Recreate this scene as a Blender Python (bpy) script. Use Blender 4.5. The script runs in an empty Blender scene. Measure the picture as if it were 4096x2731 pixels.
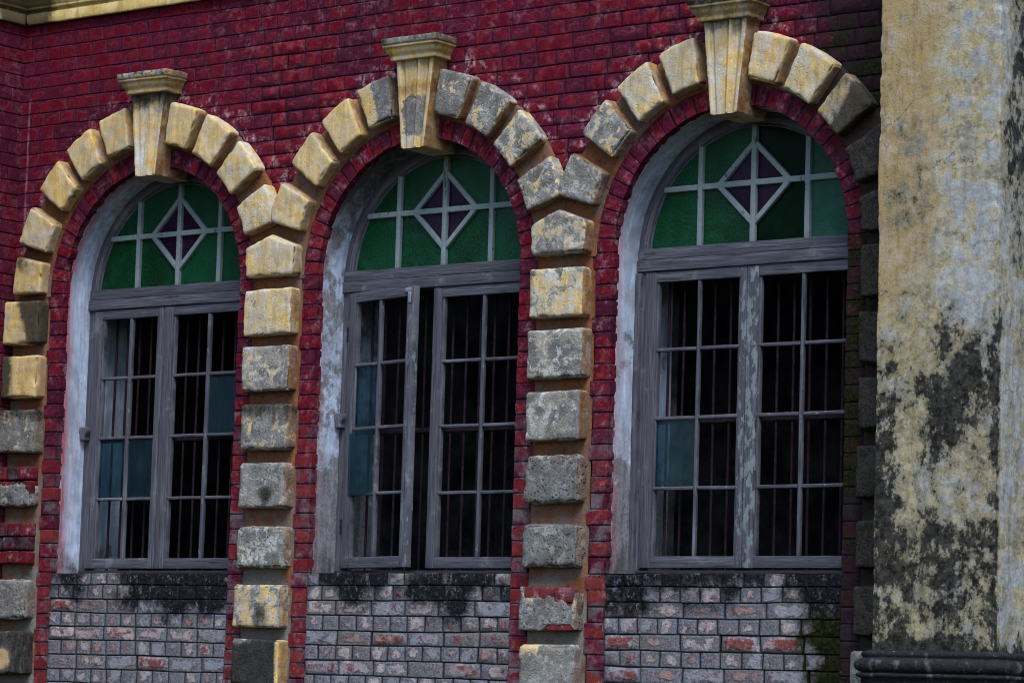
import bpy, math
import numpy as np
from mathutils import Matrix, Vector

rng = np.random.default_rng(11)
SC = bpy.context.scene
COL = SC.collection

# ------------------------------------------------------------------ measurements (metres)
OFF = [0.0, 2.0, 4.017]            # window origins along the facade
XL, XR = 0.008, 1.420              # opening, relative to the window origin
CX, ZS, RI = 0.714, 1.627, 0.706   # arch centre, springing, inner radius
YW, YB, YK = -0.230, -0.314, -0.345  # wall face, block face, keystone face
YBAND = -0.243
ZBOT, ZTOP = -2.3, 4.1
COURSE = 0.0805
XWING = -0.415
PIERS = [-0.286, 1.714, 3.722, 5.731]

# ------------------------------------------------------------------ noise
def _hash(ix, iy, iz):
    h = (ix.astype(np.int64) * 374761393 + iy.astype(np.int64) * 668265263 + iz.astype(np.int64) * 2147483647) & 0xFFFFFFFF
    h = ((h ^ (h >> 13)) * 1274126177) & 0xFFFFFFFF
    return ((h ^ (h >> 16)) & 0xFFFF) / 65535.0

def vnoise(P):
    P = np.asarray(P, float)
    i = np.floor(P).astype(np.int64)
    f = P - i
    f = f * f * f * (f * (f * 6 - 15) + 10)
    out = 0
    for dx in (0, 1):
        for dy in (0, 1):
            for dz in (0, 1):
                w = (f[..., 0] if dx else 1 - f[..., 0]) * (f[..., 1] if dy else 1 - f[..., 1]) * (f[..., 2] if dz else 1 - f[..., 2])
                out = out + w * _hash(i[..., 0] + dx, i[..., 1] + dy, i[..., 2] + dz)
    return out * 2 - 1

def fbm(P, octaves=4, gain=0.5):
    P = np.asarray(P, float)
    a, s, n = 1.0, 0, 0
    for k in range(octaves):
        s = s + a * vnoise(P * 2.03 ** k + 17.3 * k)
        n += a
        a *= gain
    return s / n

def sst(a, b, x):
    t = np.clip((np.asarray(x, float) - a) / (b - a), 0, 1)
    return t * t * (3 - 2 * t)

# ------------------------------------------------------------------ mesh helpers
class MB:
    """collects quads / polygons with per-vertex attributes"""
    def __init__(self):
        self.v, self.f, self.n, self.at = [], [], 0, []
    def add(self, verts, faces, **at):
        verts = np.asarray(verts, float).reshape(-1, 3)
        self.v.append(verts)
        self.f += [tuple(int(i) + self.n for i in q) for q in faces]
        self.at.append((len(verts), {k: np.broadcast_to(np.asarray(a, float), (len(verts),)) for k, a in at.items()}))
        self.n += len(verts)
    def build(self, name, mat, parent=None, origin=None, smooth=True):
        V = np.concatenate(self.v)
        org = np.array(origin if origin is not None else (0, 0, 0), float)
        me = bpy.data.meshes.new(name)
        me.from_pydata((V - org).tolist(), [], self.f)
        if smooth:
            me.polygons.foreach_set('use_smooth', [True] * len(me.polygons))
        keys = sorted({k for _, d in self.at for k in d})
        for k in keys:
            arr = np.concatenate([d.get(k, np.zeros(n)) for n, d in self.at])
            a = me.attributes.new(k, 'FLOAT', 'POINT')
            a.data.foreach_set('value', arr.astype(np.float32))
        me.materials.append(mat)
        me.update()
        o = bpy.data.objects.new(name, me)
        COL.objects.link(o)
        if parent is not None:
            o.parent = parent
            o.location = org - PLOC.get(parent.name, np.zeros(3))
        else:
            o.location = org
        PLOC[o.name] = org
        return o

PLOC = {}

def thing(name, label, cat, loc, group=None):
    o = bpy.data.objects.new(name, None)
    COL.objects.link(o)
    o.empty_display_size = 0.1
    o.location = loc
    PLOC[o.name] = np.array(loc, float)
    o['label'] = label
    o['category'] = cat
    o['kind'] = 'thing'
    if group:
        o['group'] = group
    return o

def grid_faces(n, m, flip=False):
    i, j = np.meshgrid(np.arange(n - 1), np.arange(m - 1), indexing='ij')
    a = (i * m + j).ravel()
    q = np.stack([a, a + m, a + m + 1, a + 1], 1)
    return q[:, ::-1] if flip else q

def axis(L, r, step, fine=3):
    e = r * (1 - np.cos(np.linspace(0, math.pi / 2, fine + 1)))
    n = max(1, int(round((L - 2 * r) / step)))
    return np.concatenate([e[:-1], np.linspace(r, L - r, n + 1), L - e[:-1][::-1]])

def lattice(ax, ay, az, skip_back=False):
    """surface lattice of a box: vertices merged over the edges; y = 0 is the front, y = L the back"""
    nx, ny, nz = len(ax), len(ay), len(az)
    pts, faces, off = [], [], 0
    def put(I, flip):
        nonlocal off
        n, m = I.shape[:2]
        pts.append(I.reshape(-1, 3))
        faces.append(grid_faces(n, m, flip) + off)
        off += n * m
    X, Z = np.meshgrid(np.arange(nx), np.arange(nz), indexing='ij')
    put(np.stack([X, 0 * X, Z], -1), False)
    if not skip_back:
        put(np.stack([X, 0 * X + ny - 1, Z], -1), True)
    Y, Z = np.meshgrid(np.arange(ny), np.arange(nz), indexing='ij')
    put(np.stack([0 * Y, Y, Z], -1), True)
    put(np.stack([0 * Y + nx - 1, Y, Z], -1), False)
    X, Y = np.meshgrid(np.arange(nx), np.arange(ny), indexing='ij')
    put(np.stack([X, Y, 0 * X], -1), True)
    put(np.stack([X, Y, 0 * X + nz - 1], -1), False)
    I = np.concatenate(pts)
    F = np.concatenate(faces)
    U, inv = np.unique(I, axis=0, return_inverse=True)
    inv = inv.reshape(-1)
    P = np.stack([np.asarray(ax)[U[:, 0]], np.asarray(ay)[U[:, 1]], np.asarray(az)[U[:, 2]]], 1)
    return P, inv[F]

def rounded_box(W, D, H, r, step, fine=3, skip_back=False):
    ax, az = axis(W, r, step, fine), axis(H, r, step, fine)
    ay = axis(D, r, max(step, 0.02), fine) if not skip_back else np.concatenate([axis(2 * D, r, max(step, .02), fine)[:fine], np.linspace(r, D, 4)])
    P, F = lattice(ax, ay, az, skip_back)
    h = np.array([W, D, H])
    lo = np.full(3, r)
    hi = h - r
    if skip_back:
        hi[1] = D
    c = np.clip(P, lo, hi)
    d = P - c
    ln = np.linalg.norm(d, axis=1, keepdims=True)
    n = d / np.maximum(ln, 1e-9)
    on = ln[:, 0] > 1e-7
    P2 = np.where(on[:, None], c + r * n, P)
    return P2, F, n

def beam(mb, p0, p1, w, d0, d1, r=0.003, seed=0, gd=None, step=0.05, wob=0.0012, **at):
    """a timber from p0 to p1 (x,z), width w across, from y=d0 (front) to y=d1; gd 1 = upright grain"""
    p0, p1 = np.array(p0, float), np.array(p1, float)
    L = np.linalg.norm(p1 - p0)
    t = (p1 - p0) / L
    nrm = np.array([-t[1], t[0]])
    P, F, n = rounded_box(w, d1 - d0, L, r, step, 2)
    a, b, y = P[:, 0] - w / 2, P[:, 2], P[:, 1] + d0
    xz = p0 + np.outer(b, t) - np.outer(a, nrm)
    V = np.stack([xz[:, 0], y, xz[:, 1]], 1)
    V += wob * np.stack([fbm(V * 9 + seed + k * 31, 3) for k in range(3)], 1) * (1, .6, 1)
    # grain coordinate: ga runs along, gb across
    mb.add(V, F, ga=b + seed * 1.37, gb=a + seed * 0.71, gr=(seed * 0.618) % 1, **at)

# ------------------------------------------------------------------ material helpers
class G:
    def __init__(self, name):
        self.m = bpy.data.materials.new(name)
        self.m.use_nodes = True
        self.t = self.m.node_tree
        self.t.nodes.clear()
        self.out = self.t.nodes.new('ShaderNodeOutputMaterial')
        self.pos = self.t.nodes.new('ShaderNodeNewGeometry').outputs['Position']
    def _set(self, sock, v):
        if isinstance(v, bpy.types.NodeSocket):
            self.t.links.new(v, sock)
        elif v is not None:
            if sock.type == 'RGBA' and not isinstance(v, (int, float)):
                v = tuple(v)[:3] + (1.0,)
            sock.default_value = v
    def math(self, op, a, b=None, clamp=False):
        n = self.t.nodes.new('ShaderNodeMath')
        n.operation = op
        n.use_clamp = clamp
        self._set(n.inputs[0], a)
        if b is not None:
            self._set(n.inputs[1], b)
        return n.outputs[0]
    def add(self, a, b): return self.math('ADD', a, b)
    def sub(self, a, b): return self.math('SUBTRACT', a, b)
    def mul(self, a, b): return self.math('MULTIPLY', a, b)
    def mx(self, a, b): return self.math('MAXIMUM', a, b)
    def ss(self, a, b, x):
        n = self.t.nodes.new('ShaderNodeMapRange')
        n.interpolation_type = 'SMOOTHSTEP'
        self._set(n.inputs['Value'], x)
        self._set(n.inputs['From Min'], a)
        self._set(n.inputs['From Max'], b)
        return n.outputs['Result']
    def vmul(self, v, s):
        n = self.t.nodes.new('ShaderNodeVectorMath')
        n.operation = 'MULTIPLY'
        self._set(n.inputs[0], v)
        n.inputs[1].default_value = s
        return n.outputs[0]
    def vadd(self, v, s):
        n = self.t.nodes.new('ShaderNodeVectorMath')
        n.operation = 'ADD'
        self._set(n.inputs[0], v)
        self._set(n.inputs[1], s)
        return n.outputs[0]
    def comb(self, x, y, z):
        n = self.t.nodes.new('ShaderNodeCombineXYZ')
        self._set(n.inputs[0], x); self._set(n.inputs[1], y); self._set(n.inputs[2], z)
        return n.outputs[0]
    def noise(self, scale, detail=5, rough=0.55, vec=None, dist=0.0, color=False):
        n = self.t.nodes.new('ShaderNodeTexNoise')
        self._set(n.inputs['Vector'], vec if vec is not None else self.pos)
        n.inputs['Scale'].default_value = scale
        n.inputs['Detail'].default_value = detail
        n.inputs['Roughness'].default_value = rough
        n.inputs['Distortion'].default_value = dist
        return n.outputs['Color' if color else 'Fac']
    def voro(self, scale, feature='F1', vec=None, rand=1.0):
        n = self.t.nodes.new('ShaderNodeTexVoronoi')
        n.feature = feature
        self._set(n.inputs['Vector'], vec if vec is not None else self.pos)
        n.inputs['Scale'].default_value = scale
        n.inputs['Randomness'].default_value = rand
        return n.outputs['Distance']
    def mix(self, f, a, b, mode='MIX'):
        n = self.t.nodes.new('ShaderNodeMix')
        n.data_type = 'RGBA'
        n.blend_type = mode
        self._set(n.inputs[0], f); self._set(n.inputs[6], a); self._set(n.inputs[7], b)
        return n.outputs[2]
    def at(self, name):
        n = self.t.nodes.new('ShaderNodeAttribute')
        n.attribute_name = name
        return n.outputs['Fac']
    def sep(self, v):
        n = self.t.nodes.new('ShaderNodeSeparateXYZ')
        self._set(n.inputs[0], v)
        return n.outputs
    def bump(self, h, strength=0.5, dist=0.004, normal=None):
        n = self.t.nodes.new('ShaderNodeBump')
        n.inputs['Strength'].default_value = strength
        n.inputs['Distance'].default_value = dist
        self._set(n.inputs['Height'], h)
        if normal is not None:
            self._set(n.inputs['Normal'], normal)
        return n.outputs[0]
    def bsdf(self, color, rough=0.8, normal=None, spec=0.35, metal=0.0):
        n = self.t.nodes.new('ShaderNodeBsdfPrincipled')
        self._set(n.inputs['Base Color'], color)
        self._set(n.inputs['Roughness'], rough)
        self._set(n.inputs['Specular IOR Level'], spec)
        self._set(n.inputs['Metallic'], metal)
        if normal is not None:
            self._set(n.inputs['Normal'], normal)
        return n.outputs[0]
    def grain(self, c, lo=.62, hi=1.35, scale=230):
        f = self.noise(scale, 3, .7)
        n = self.t.nodes.new('ShaderNodeMapRange')
        self._set(n.inputs['Value'], f)
        n.inputs['From Min'].default_value, n.inputs['From Max'].default_value = .28, .72
        n.inputs['To Min'].default_value, n.inputs['To Max'].default_value = lo, hi
        return self.mix(1.0, c, self.comb(n.outputs[0], n.outputs[0], n.outputs[0]), 'MULTIPLY')
    def done(self, shader):
        self.t.links.new(shader, self.out.inputs['Surface'])
        return self.m

def moss_mix(g, col, amount, scale=60):
    m = g.ss(0.50, 0.66, g.add(g.mul(amount, 0.42), g.mul(g.noise(11, 8, .68), 0.62)))
    mc = g.mix(g.ss(.35, .7, g.noise(scale, 5, .65)), (.003, .0045, .0015), (.019, .021, .004))
    return g.mix(m, col, mc)

# painted red brickwork -------------------------------------------------------------
def mat_red():
    g = G('painted_red_brick')
    ed, rnd, worn, grime, eff, moss = (g.at(k) for k in ('ed', 'rnd', 'worn', 'grime', 'eff', 'moss'))
    big = g.noise(1.6, 4)
    med = g.noise(11, 6, .6)
    fin = g.noise(55, 5, .6)
    # bare brick face inside the smeared mortar: the limit wanders and differs brick by brick
    lim = g.add(g.mul(g.mul(rnd, rnd), .036), g.mul(g.sub(med, .5), .095))
    patch = g.ss(.0, .004, g.sub(ed, g.add(lim, .004)))
    flake = g.ss(.53, .57, g.add(g.noise(23, 6, .65), g.mul(g.sub(rnd, .5), .25)))
    patch = g.mul(patch, g.sub(1, g.mul(flake, .75)))
    smear = g.mix(g.ss(.25, .75, fin), (.027, .0018, .0085), (.070, .0095, .0220))
    smear = g.mix(g.ss(.35, .7, big), smear, g.mix(g.ss(.25, .75, fin), (.056, .0025, .013), (.100, .008, .025)))
    face = g.mix(g.ss(.2, .9, rnd), (.078, .0020, .0100), (.135, .0040, .0145))
    face = g.mix(g.ss(.42, .72, fin), face, (.10, .007, .017))
    face = g.mix(g.mul(worn, g.ss(.45, .62, g.noise(17, 5))), face, (.175, .022, .024))
    lowz = g.ss(1.0, .3, g.sep(g.pos)[2])
    face = g.mix(g.mul(g.mul(lowz, worn), .9), face, (.130, .024, .021))
    smear = g.mix(g.mul(lowz, g.ss(.42, .60, g.noise(9, 6, .65))), smear, g.mix(fin, (.055, .045, .052), (.17, .14, .15)))
    c = g.mix(patch, g.mix(g.mul(worn, .55), smear, g.mix(fin, (.018, .003, .009), (.060, .014, .028))), face)
    rim = g.mul(g.ss(-.006, .0, g.sub(ed, g.add(lim, .004))), g.ss(.006, .001, g.sub(ed, g.add(lim, .004))))
    c = g.mix(g.mul(rim, .35), c, (.13, .032, .052))
    # soot and dirt in the struck joints
    c = g.mix(g.mul(g.ss(.0040, .001, ed), .55), c, (.020, .002, .008))
    # lime bloom
    e = g.mul(eff, g.ss(.50, .68, g.noise(13, 8, .7)))
    c = g.mix(g.mul(e, g.ss(.3, .6, fin)), c, (.50, .30, .34))
    c = g.mix(g.mul(g.ss(.70, .75, g.noise(31, 6, .7)), .35), c, (.22, .11, .15))
    sx = g.sep(g.pos)
    run = g.mul(g.ss(.012, .004, g.math('ABSOLUTE', g.add(sx[0], g.add(.352, g.mul(g.sub(g.noise(2.2, 2), .5), .02))))), g.mul(g.ss(1.85, 2.0, sx[2]), g.ss(3.05, 2.7, sx[2])))
    c = g.mix(g.mul(run, g.ss(.35, .6, g.noise(12, 5))), c, (.17, .075, .115))
    drip = g.ss(.70, .74, g.noise(1.0, 5, .6, g.vmul(g.pos, (26, 26, 2.5))))
    c = g.mix(g.mul(drip, .22), c, (.32, .17, .21))
    # black growth
    gr = g.ss(.46, .72, g.add(g.mul(grime, .46), g.mul(g.noise(8, 8, .7), .52)))
    c = g.mix(g.mul(gr, .9), c, g.mix(fin, (.004, .002, .005), (.020, .013, .019)))
    c = moss_mix(g, c, moss)
    h = g.add(g.mul(patch, .55), g.add(g.mul(fin, .35), g.mul(med, .35)))
    h = g.add(h, g.mul(g.noise(170, 3), .30))
    n = g.bump(h, .7, .008)
    c = g.grain(c, .66, 1.30)
    rough = g.add(.55, g.mul(fin, .3))
    return g.done(g.bsdf(c, rough, n, .05))

def mat_apron():
    g = G('limewashed_brick')
    ed, rnd, worn, grime, moss = (g.at(k) for k in ('ed', 'rnd', 'worn', 'grime', 'moss'))
    med, fin, lump = g.noise(15, 7, .66), g.noise(75, 5, .7), g.noise(34, 5, .65)
    lim = g.add(g.mul(g.mul(rnd, rnd), .022), g.add(g.mul(g.sub(med, .5), .125), g.mul(g.sub(lump, .5), .035)))
    d = g.sub(ed, g.add(g.sub(lim, g.mul(worn, .010)), .012))
    patch = g.mul(g.ss(-.002, .011, d), .92)
    mort = g.mix(g.ss(.25, .75, fin), (.050, .050, .063), (.205, .205, .240))
    mort = g.mix(g.ss(.40, .62, g.noise(4, 6, .6)), mort, g.mix(g.ss(.25, .75, fin), (.070, .066, .072), (.175, .165, .175)))
    lime = g.mix(g.ss(.25, .75, lump), (.195, .165, .174), (.420, .355, .360))
    lime = g.mix(g.ss(.55, .75, rnd), lime, g.mix(lump, (.17, .095, .085), (.33, .225, .20)))
    lime = g.mix(g.ss(.25, .12, rnd), lime, g.mix(lump, (.12, .12, .145), (.27, .275, .31)))
    brick = g.mix(g.ss(.3, .7, g.noise(45, 5)), (.075, .014, .016), (.195, .050, .042))
    bare = g.mul(g.ss(.50, .62, g.add(g.noise(20, 7, .66, g.vmul(g.pos, (.75, 1, .9))), g.mul(g.sub(worn, .5), .20))), g.ss(.010, .020, g.add(ed, g.mul(g.sub(lump, .5), .03))))
    c = g.mix(patch, mort, lime)
    c = g.mix(g.mul(bare, .9), c, brick)
    rim = g.mul(g.ss(-.006, -.001, d), g.ss(.004, .0, d))
    c = g.mix(g.mul(rim, .30), c, (.040, .039, .046))
    c = g.mix(g.mul(g.ss(.0046, .0012, ed), .88), c, (.010, .011, .014))
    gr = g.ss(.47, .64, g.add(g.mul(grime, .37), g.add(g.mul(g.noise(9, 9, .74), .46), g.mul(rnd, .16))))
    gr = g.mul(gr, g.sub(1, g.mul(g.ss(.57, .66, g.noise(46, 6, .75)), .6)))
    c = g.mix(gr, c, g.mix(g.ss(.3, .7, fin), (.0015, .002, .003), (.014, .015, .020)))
    c = g.mix(g.mul(gr, g.mul(.75, g.ss(.555, .66, g.noise(19, 7, .74, g.vmul(g.pos, (1.3, 1, .8)))))), c, g.mix(fin, (.06, .07, .09), (.19, .215, .26)))
    c = moss_mix(g, c, g.add(moss, g.mul(g.ss(.006, .001, ed), g.mul(moss, .5))))
    h = g.add(g.mul(patch, .7), g.add(g.mul(fin, .8), g.add(g.mul(lump, 1.1), g.mul(g.noise(190, 3), .4))))
    n = g.bump(h, .9, .010)
    c = g.grain(c, .60, 1.38)
    return g.done(g.bsdf(c, .9, n, .08))

# weathered rusticated stone --------------------------------------------------------
def mat_stone():
    g = G('weathered_painted_stone')
    paint, black, pale, brown, erode, moss = (g.at(k) for k in ('paint', 'black', 'pale', 'brown', 'erode', 'moss'))
    fin, med = g.noise(95, 5, .65), g.noise(16, 6, .6)
    streak = g.noise(1.0, 6, .62, g.vmul(g.pos, (34, 34, 6)))
    # bare cement render
    cem = g.mix(g.ss(.2, .8, fin), (.062, .059, .054), (.150, .143, .130))
    low = g.ss(1.3, .2, g.sep(g.pos)[2])
    cem = g.mix(g.mul(g.ss(.35, .62, g.noise(6, 6, .6)), g.add(.35, g.mul(low, .6))), cem, g.mix(g.ss(.2, .8, fin), (.095, .099, .106), (.215, .220, .226)))
    cem = g.mix(g.mul(g.mul(pale, g.sub(1, erode)), g.ss(.40, .56, g.noise(7, 7, .66, dist=.5))), cem, g.mix(g.ss(.2, .8, g.noise(24, 6, .65)), (.200, .190, .170), (.345, .325, .280)))
    white = g.mix(g.ss(.25, .75, fin), (.31, .325, .33), (.56, .57, .56))
    pn = g.add(g.mul(g.noise(10.5, 8, .66, dist=.7), .75), g.mul(g.noise(44, 5, .7), .25))
    yel = g.mix(g.ss(.3, .7, streak), (.38, .225, .048), (.62, .43, .135))
    yel = g.mix(g.ss(.46, .72, g.noise(8, 6, .6)), yel, (.42, .295, .165))
    yel = g.mix(g.mul(g.ss(.44, .74, g.noise(15, 8, .68, dist=.6)), .62), yel, (.45, .25, .050))
    yel = g.mix(g.mul(g.ss(.46, .72, g.noise(12, 8, .7, dist=.8)), .42), yel, g.mix(fin, (.16, .15, .125), (.31, .285, .23)))
    yel = g.mix(g.mul(pale, g.ss(.38, .66, g.noise(12, 8, .68, dist=.5))), yel, white)
    yel = g.mix(g.mul(pale, g.add(.02, g.mul(g.ss(.35, .62, g.noise(5, 6, .6)), .58))), yel, g.mix(g.ss(.3, .7, streak), (.31, .27, .185), (.49, .44, .32)))
    thr = g.sub(1.0, paint)
    k = g.sub(pn, g.add(.245, g.mul(thr, .50)))
    pm = g.ss(-.006, .006, k)
    under = g.mul(g.ss(-.035, -.015, k), g.ss(.25, .6, g.add(g.mul(pale, .5), g.noise(30, 4))))
    c = g.mix(g.mul(under, .55), cem, (.33, .32, .29))
    c = g.mix(pm, c, yel)
    bw = g.mul(pale, g.mul(g.sub(1, pm), g.ss(.52, .60, g.noise(15, 7, .7, dist=1.0))))
    c = g.mix(g.mul(bw, .8), c, white)
    # red-brown wash on returns and joints
    c = g.mix(g.mul(brown, g.add(.55, g.mul(g.ss(.3, .7, med), .5))), c, g.mix(streak, (.085, .030, .012), (.24, .115, .040)))
    # specks and algae
    sp = g.mul(g.ss(.60, .67, g.noise(70, 5, .75)), g.ss(.36, .58, g.noise(9, 4)))
    c = g.mix(g.mul(sp, .8), c, (.035, .036, .034))
    bl = g.ss(.48, .66, g.add(g.mul(black, .46), g.add(g.mul(streak, .26), g.mul(g.noise(18, 8, .72), .28))))
    c = g.mix(g.mul(bl, .92), c, g.mix(g.ss(.3, .7, fin), (.003, .003, .003), (.030, .028, .026)))
    c = g.mix(g.mul(g.ss(.40, .72, g.noise(5, 6, .6)), .38), c, g.mix(.5, c, (.05, .045, .035)))
    c = moss_mix(g, c, moss)
    pits = g.mul(erode, g.ss(.10, .32, g.voro(42, 'F1', g.vadd(g.pos, g.vmul(g.noise(20, 3, color=True), (.05, .05, .05))))))
    h = g.add(g.mul(fin, g.sub(.75, g.mul(pm, .50))), g.add(g.mul(med, .5), g.add(g.mul(pm, .40), g.mul(g.noise(240, 2), g.sub(.40, g.mul(pm, .25))))))
    h = g.add(h, g.mul(pits, 1.8))
    n = g.bump(h, .9, .010)
    c = g.grain(c, .76, 1.20)
    return g.done(g.bsdf(c, .86, n, .05))

def mat_band():
    g = G('ochre_mortar')
    black, moss = g.at('black'), g.at('moss')
    fin = g.noise(80, 5, .65)
    a = g.mix(g.noise(7, 6, .6), (.060, .019, .012), (.215, .092, .038))
    a = g.mix(g.ss(.45, .7, g.noise(4, 4)), a, g.mix(fin, (.060, .045, .036), (.155, .125, .095)))
    a = g.mix(g.ss(.55, .62, g.noise(26, 6, .7)), a, (.10, .03, .03))
    a = g.mix(g.mul(g.ss(.7, -.1, g.sep(g.pos)[2]), g.ss(.40, .55, g.noise(5, 5))), a, g.mix(fin, (.06, .058, .05), (.18, .17, .15)))
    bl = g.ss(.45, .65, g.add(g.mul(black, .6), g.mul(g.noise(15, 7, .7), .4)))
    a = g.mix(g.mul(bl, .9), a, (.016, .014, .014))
    a = moss_mix(g, a, moss)
    n = g.bump(g.add(fin, g.noise(25, 5)), .8, .006)
    a = g.grain(a, .6, 1.3)
    return g.done(g.bsdf(a, .9, n, .08))

def mat_reveal():
    g = G('limewashed_plaster')
    red, grime, worn = g.at('red'), g.at('grime'), g.at('worn')
    fin = g.noise(60, 5, .6)
    st = g.noise(1, 6, .62, g.vmul(g.pos, (30, 30, 4.5)))
    c = g.mix(g.ss(.35, .65, st), (.265, .325, .43), (.43, .505, .645))
    c = g.mix(g.mul(g.ss(.42, .64, g.noise(5.5, 7, .65)), .65), c, g.mix(fin, (.15, .155, .185), (.27, .275, .315)))
    c = g.mix(g.mul(g.ss(.54, .68, g.noise(1, 7, .66, g.vmul(g.pos, (18, 18, 2.2)))), .5), c, (.24, .185, .215))
    w = g.ss(-.035, .045, g.sub(g.add(g.mul(worn, .55), g.mul(g.noise(6.5, 8, .68), .62)), .65))
    c = g.mix(w, c, g.mix(g.ss(.3, .7, g.add(g.mul(st, .5), g.mul(fin, .5))), (.065, .068, .080), (.215, .215, .235)))
    c = g.mix(g.mul(red, g.ss(.25, .6, st)), c, g.mix(fin, (.20, .04, .06), (.34, .13, .15)))
    gr = g.ss(.45, .75, g.add(g.mul(grime, .50), g.mul(g.noise(9, 8, .7), .52)))
    c = g.mix(g.mul(gr, .9), c, g.mix(fin, (.010, .012, .011), (.055, .058, .05)))
    h = g.add(g.mul(w, -.6), g.add(g.mul(fin, .35), g.mul(g.noise(18, 5), .4)))
    c = g.grain(c, .8, 1.18)
    return g.done(g.bsdf(c, .85, g.bump(h, .6, .006), .12))

def mat_column():
    g = G('stained_column_plaster')
    black, pale, tan = g.at('black'), g.at('pale'), g.at('tan')
    P = g.pos
    fin = g.noise(85, 6, .7)
    st = g.noise(1, 7, .66, g.vmul(P, (20, 20, 2.6)))
    n1 = g.noise(4.0, 9, .62, dist=.15)
    n2 = g.noise(11, 9, .66)
    n3 = g.noise(29, 8, .72)
    cem = g.mix(g.ss(.3, .7, n3), (.095, .090, .082), (.235, .230, .222))
    yel = g.mix(g.ss(.38, .62, n3), (.25, .195, .100), (.36, .300, .175))
    cream = g.mix(g.ss(.35, .65, n2), (.235, .205, .140), (.365, .330, .235))
    c = g.mix(g.ss(.42, .58, n2), yel, cream)
    white = g.mix(g.ss(.3, .7, n3), (.180, .188, .195), (.330, .335, .330))
    wm = g.ss(-.040, .045, g.sub(g.add(g.mul(pale, .095), g.add(g.mul(n1, .35), g.add(g.mul(n2, .50), g.mul(st, .15)))), .575))
    c = g.mix(wm, c, white)
    tm = g.mul(tan, g.ss(.26, .46, g.add(g.mul(n1, .6), g.mul(n3, .4))))
    tc = g.mix(g.ss(.3, .7, st), (.19, .128, .052), (.34, .255, .132))
    tc = g.mix(g.mul(g.ss(.46, .66, n2), .75), tc, g.mix(n3, (.27, .215, .15), (.38, .33, .26)))
    tc = g.mix(g.mul(g.ss(.60, .68, g.noise(7, 7, .66)), .7), tc, g.mix(n3, (.16, .155, .15), (.27, .27, .28)))
    c = g.mix(tm, c, tc)
    # lost skin of paint, grey plaster below
    lost = g.ss(.030, -.022, g.sub(g.add(g.mul(n1, .45), g.mul(n2, .55)), g.add(.408, g.mul(black, .055))))
    c = g.mix(g.mul(lost, .75), c, cem)
    c = g.mix(g.mul(g.ss(.57, .68, g.noise(8, 8, .7)), .40), c, (.33, .230, .050))
    # green-grey veil and runs
    c = g.mix(g.mul(g.ss(.50, .68, st), .34), c, (.075, .073, .060))
    sp = g.mul(g.ss(.57, .64, g.noise(60, 6, .78)), g.ss(.40, .58, g.noise(4, 5)))
    c = g.mix(g.mul(sp, .8), c, (.026, .026, .024))
    c = g.mix(g.mul(g.ss(.60, .68, g.noise(20, 8, .76)), .65), c, (.060, .056, .046))
    wv = g.vadd(P, g.vmul(g.noise(5, 7, .65, color=True), (.35, .35, .35)))
    cr = g.mul(g.ss(.0058, .0010, g.voro(1.7, 'DISTANCE_TO_EDGE', wv)), g.ss(.49, .54, g.noise(1.5, 3)))
    c = g.mix(g.mul(cr, .75), c, (.04, .036, .03))
    # black algae: broad runs broken up at every scale
    bn = g.add(g.mul(g.noise(7, 8, .64), .34), g.add(g.mul(g.noise(18, 8, .68, g.vmul(P, (1, 1, .75))), .36), g.add(g.mul(g.noise(46, 6, .7), .18), g.mul(g.noise(1, 7, .68, g.vmul(P, (24, 24, 5))), .12))))
    k = g.sub(bn, g.sub(.672, g.mul(black, .235)))
    k = g.add(k, g.mul(g.sub(g.noise(130, 3, .75), .5), .075))
    halo = g.ss(-.10, .0, k)
    c = g.mix(g.mul(halo, .62), c, g.mix(g.ss(.3, .7, n3), (.070, .062, .034), (.165, .150, .105)))
    bm = g.mul(g.ss(-.014, .040, k), g.sub(1, g.mul(g.ss(.62, .68, g.noise(38, 6, .75)), .7)))
    c = g.mix(g.mul(bm, .95), c, g.mix(g.ss(.36, .66, n3), (.001, .0012, .0018), (.034, .033, .030)))
    h = g.add(g.mul(fin, .5), g.add(g.mul(n2, .9), g.add(g.mul(cr, -1.0), g.add(g.mul(lost, -.30), g.add(g.mul(wm, .12), g.mul(g.noise(220, 2), .3))))))
    c = g.grain(c, .66, 1.30)
    return g.done(g.bsdf(c, .88, g.bump(h, .55, .008), .08))

def mat_base():
    g = G('blackened_moulding')
    fin = g.noise(70, 5, .66)
    c = g.mix(fin, (.004, .004, .006), (.020, .019, .023))
    c = g.mix(g.ss(.55, .70, g.noise(1, 6, .65, g.vmul(g.pos, (16, 16, 5)))), c, g.mix(fin, (.045, .042, .050), (.10, .094, .106)))
    c = g.mix(g.ss(.63, .69, g.noise(40, 6, .7)), c, (.20, .18, .15))
    h = g.add(g.mul(fin, .5), g.noise(20, 5))
    return g.done(g.bsdf(c, .78, g.bump(h, 1.0, .010), .15))

def mat_cornice():
    g = G('painted_cornice')
    black = g.at('black')
    fin, med = g.noise(60, 5, .62), g.noise(6, 6, .6)
    c = g.mix(g.ss(.35, .65, med), (.50, .355, .12), (.64, .50, .23))
    c = g.mix(g.mul(g.ss(.5, .64, g.noise(1, 6, .6, g.vmul(g.pos, (22, 22, 5)))), .6), c, (.33, .20, .07))
    c = g.mix(g.mul(g.ss(.62, .68, g.noise(50, 6, .7)), .6), c, (.06, .05, .03))
    bl = g.ss(.44, .62, g.add(g.mul(black, .66), g.mul(g.noise(9, 7, .68, g.vmul(g.pos, (1, 1, .5))), .38)))
    c = g.mix(g.mul(bl, .9), c, g.mix(fin, (.012, .011, .010), (.07, .05, .03)))
    c = g.grain(c, .75, 1.2)
    return g.done(g.bsdf(c, .8, g.bump(g.add(fin, med), .5, .005), .12))

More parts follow.
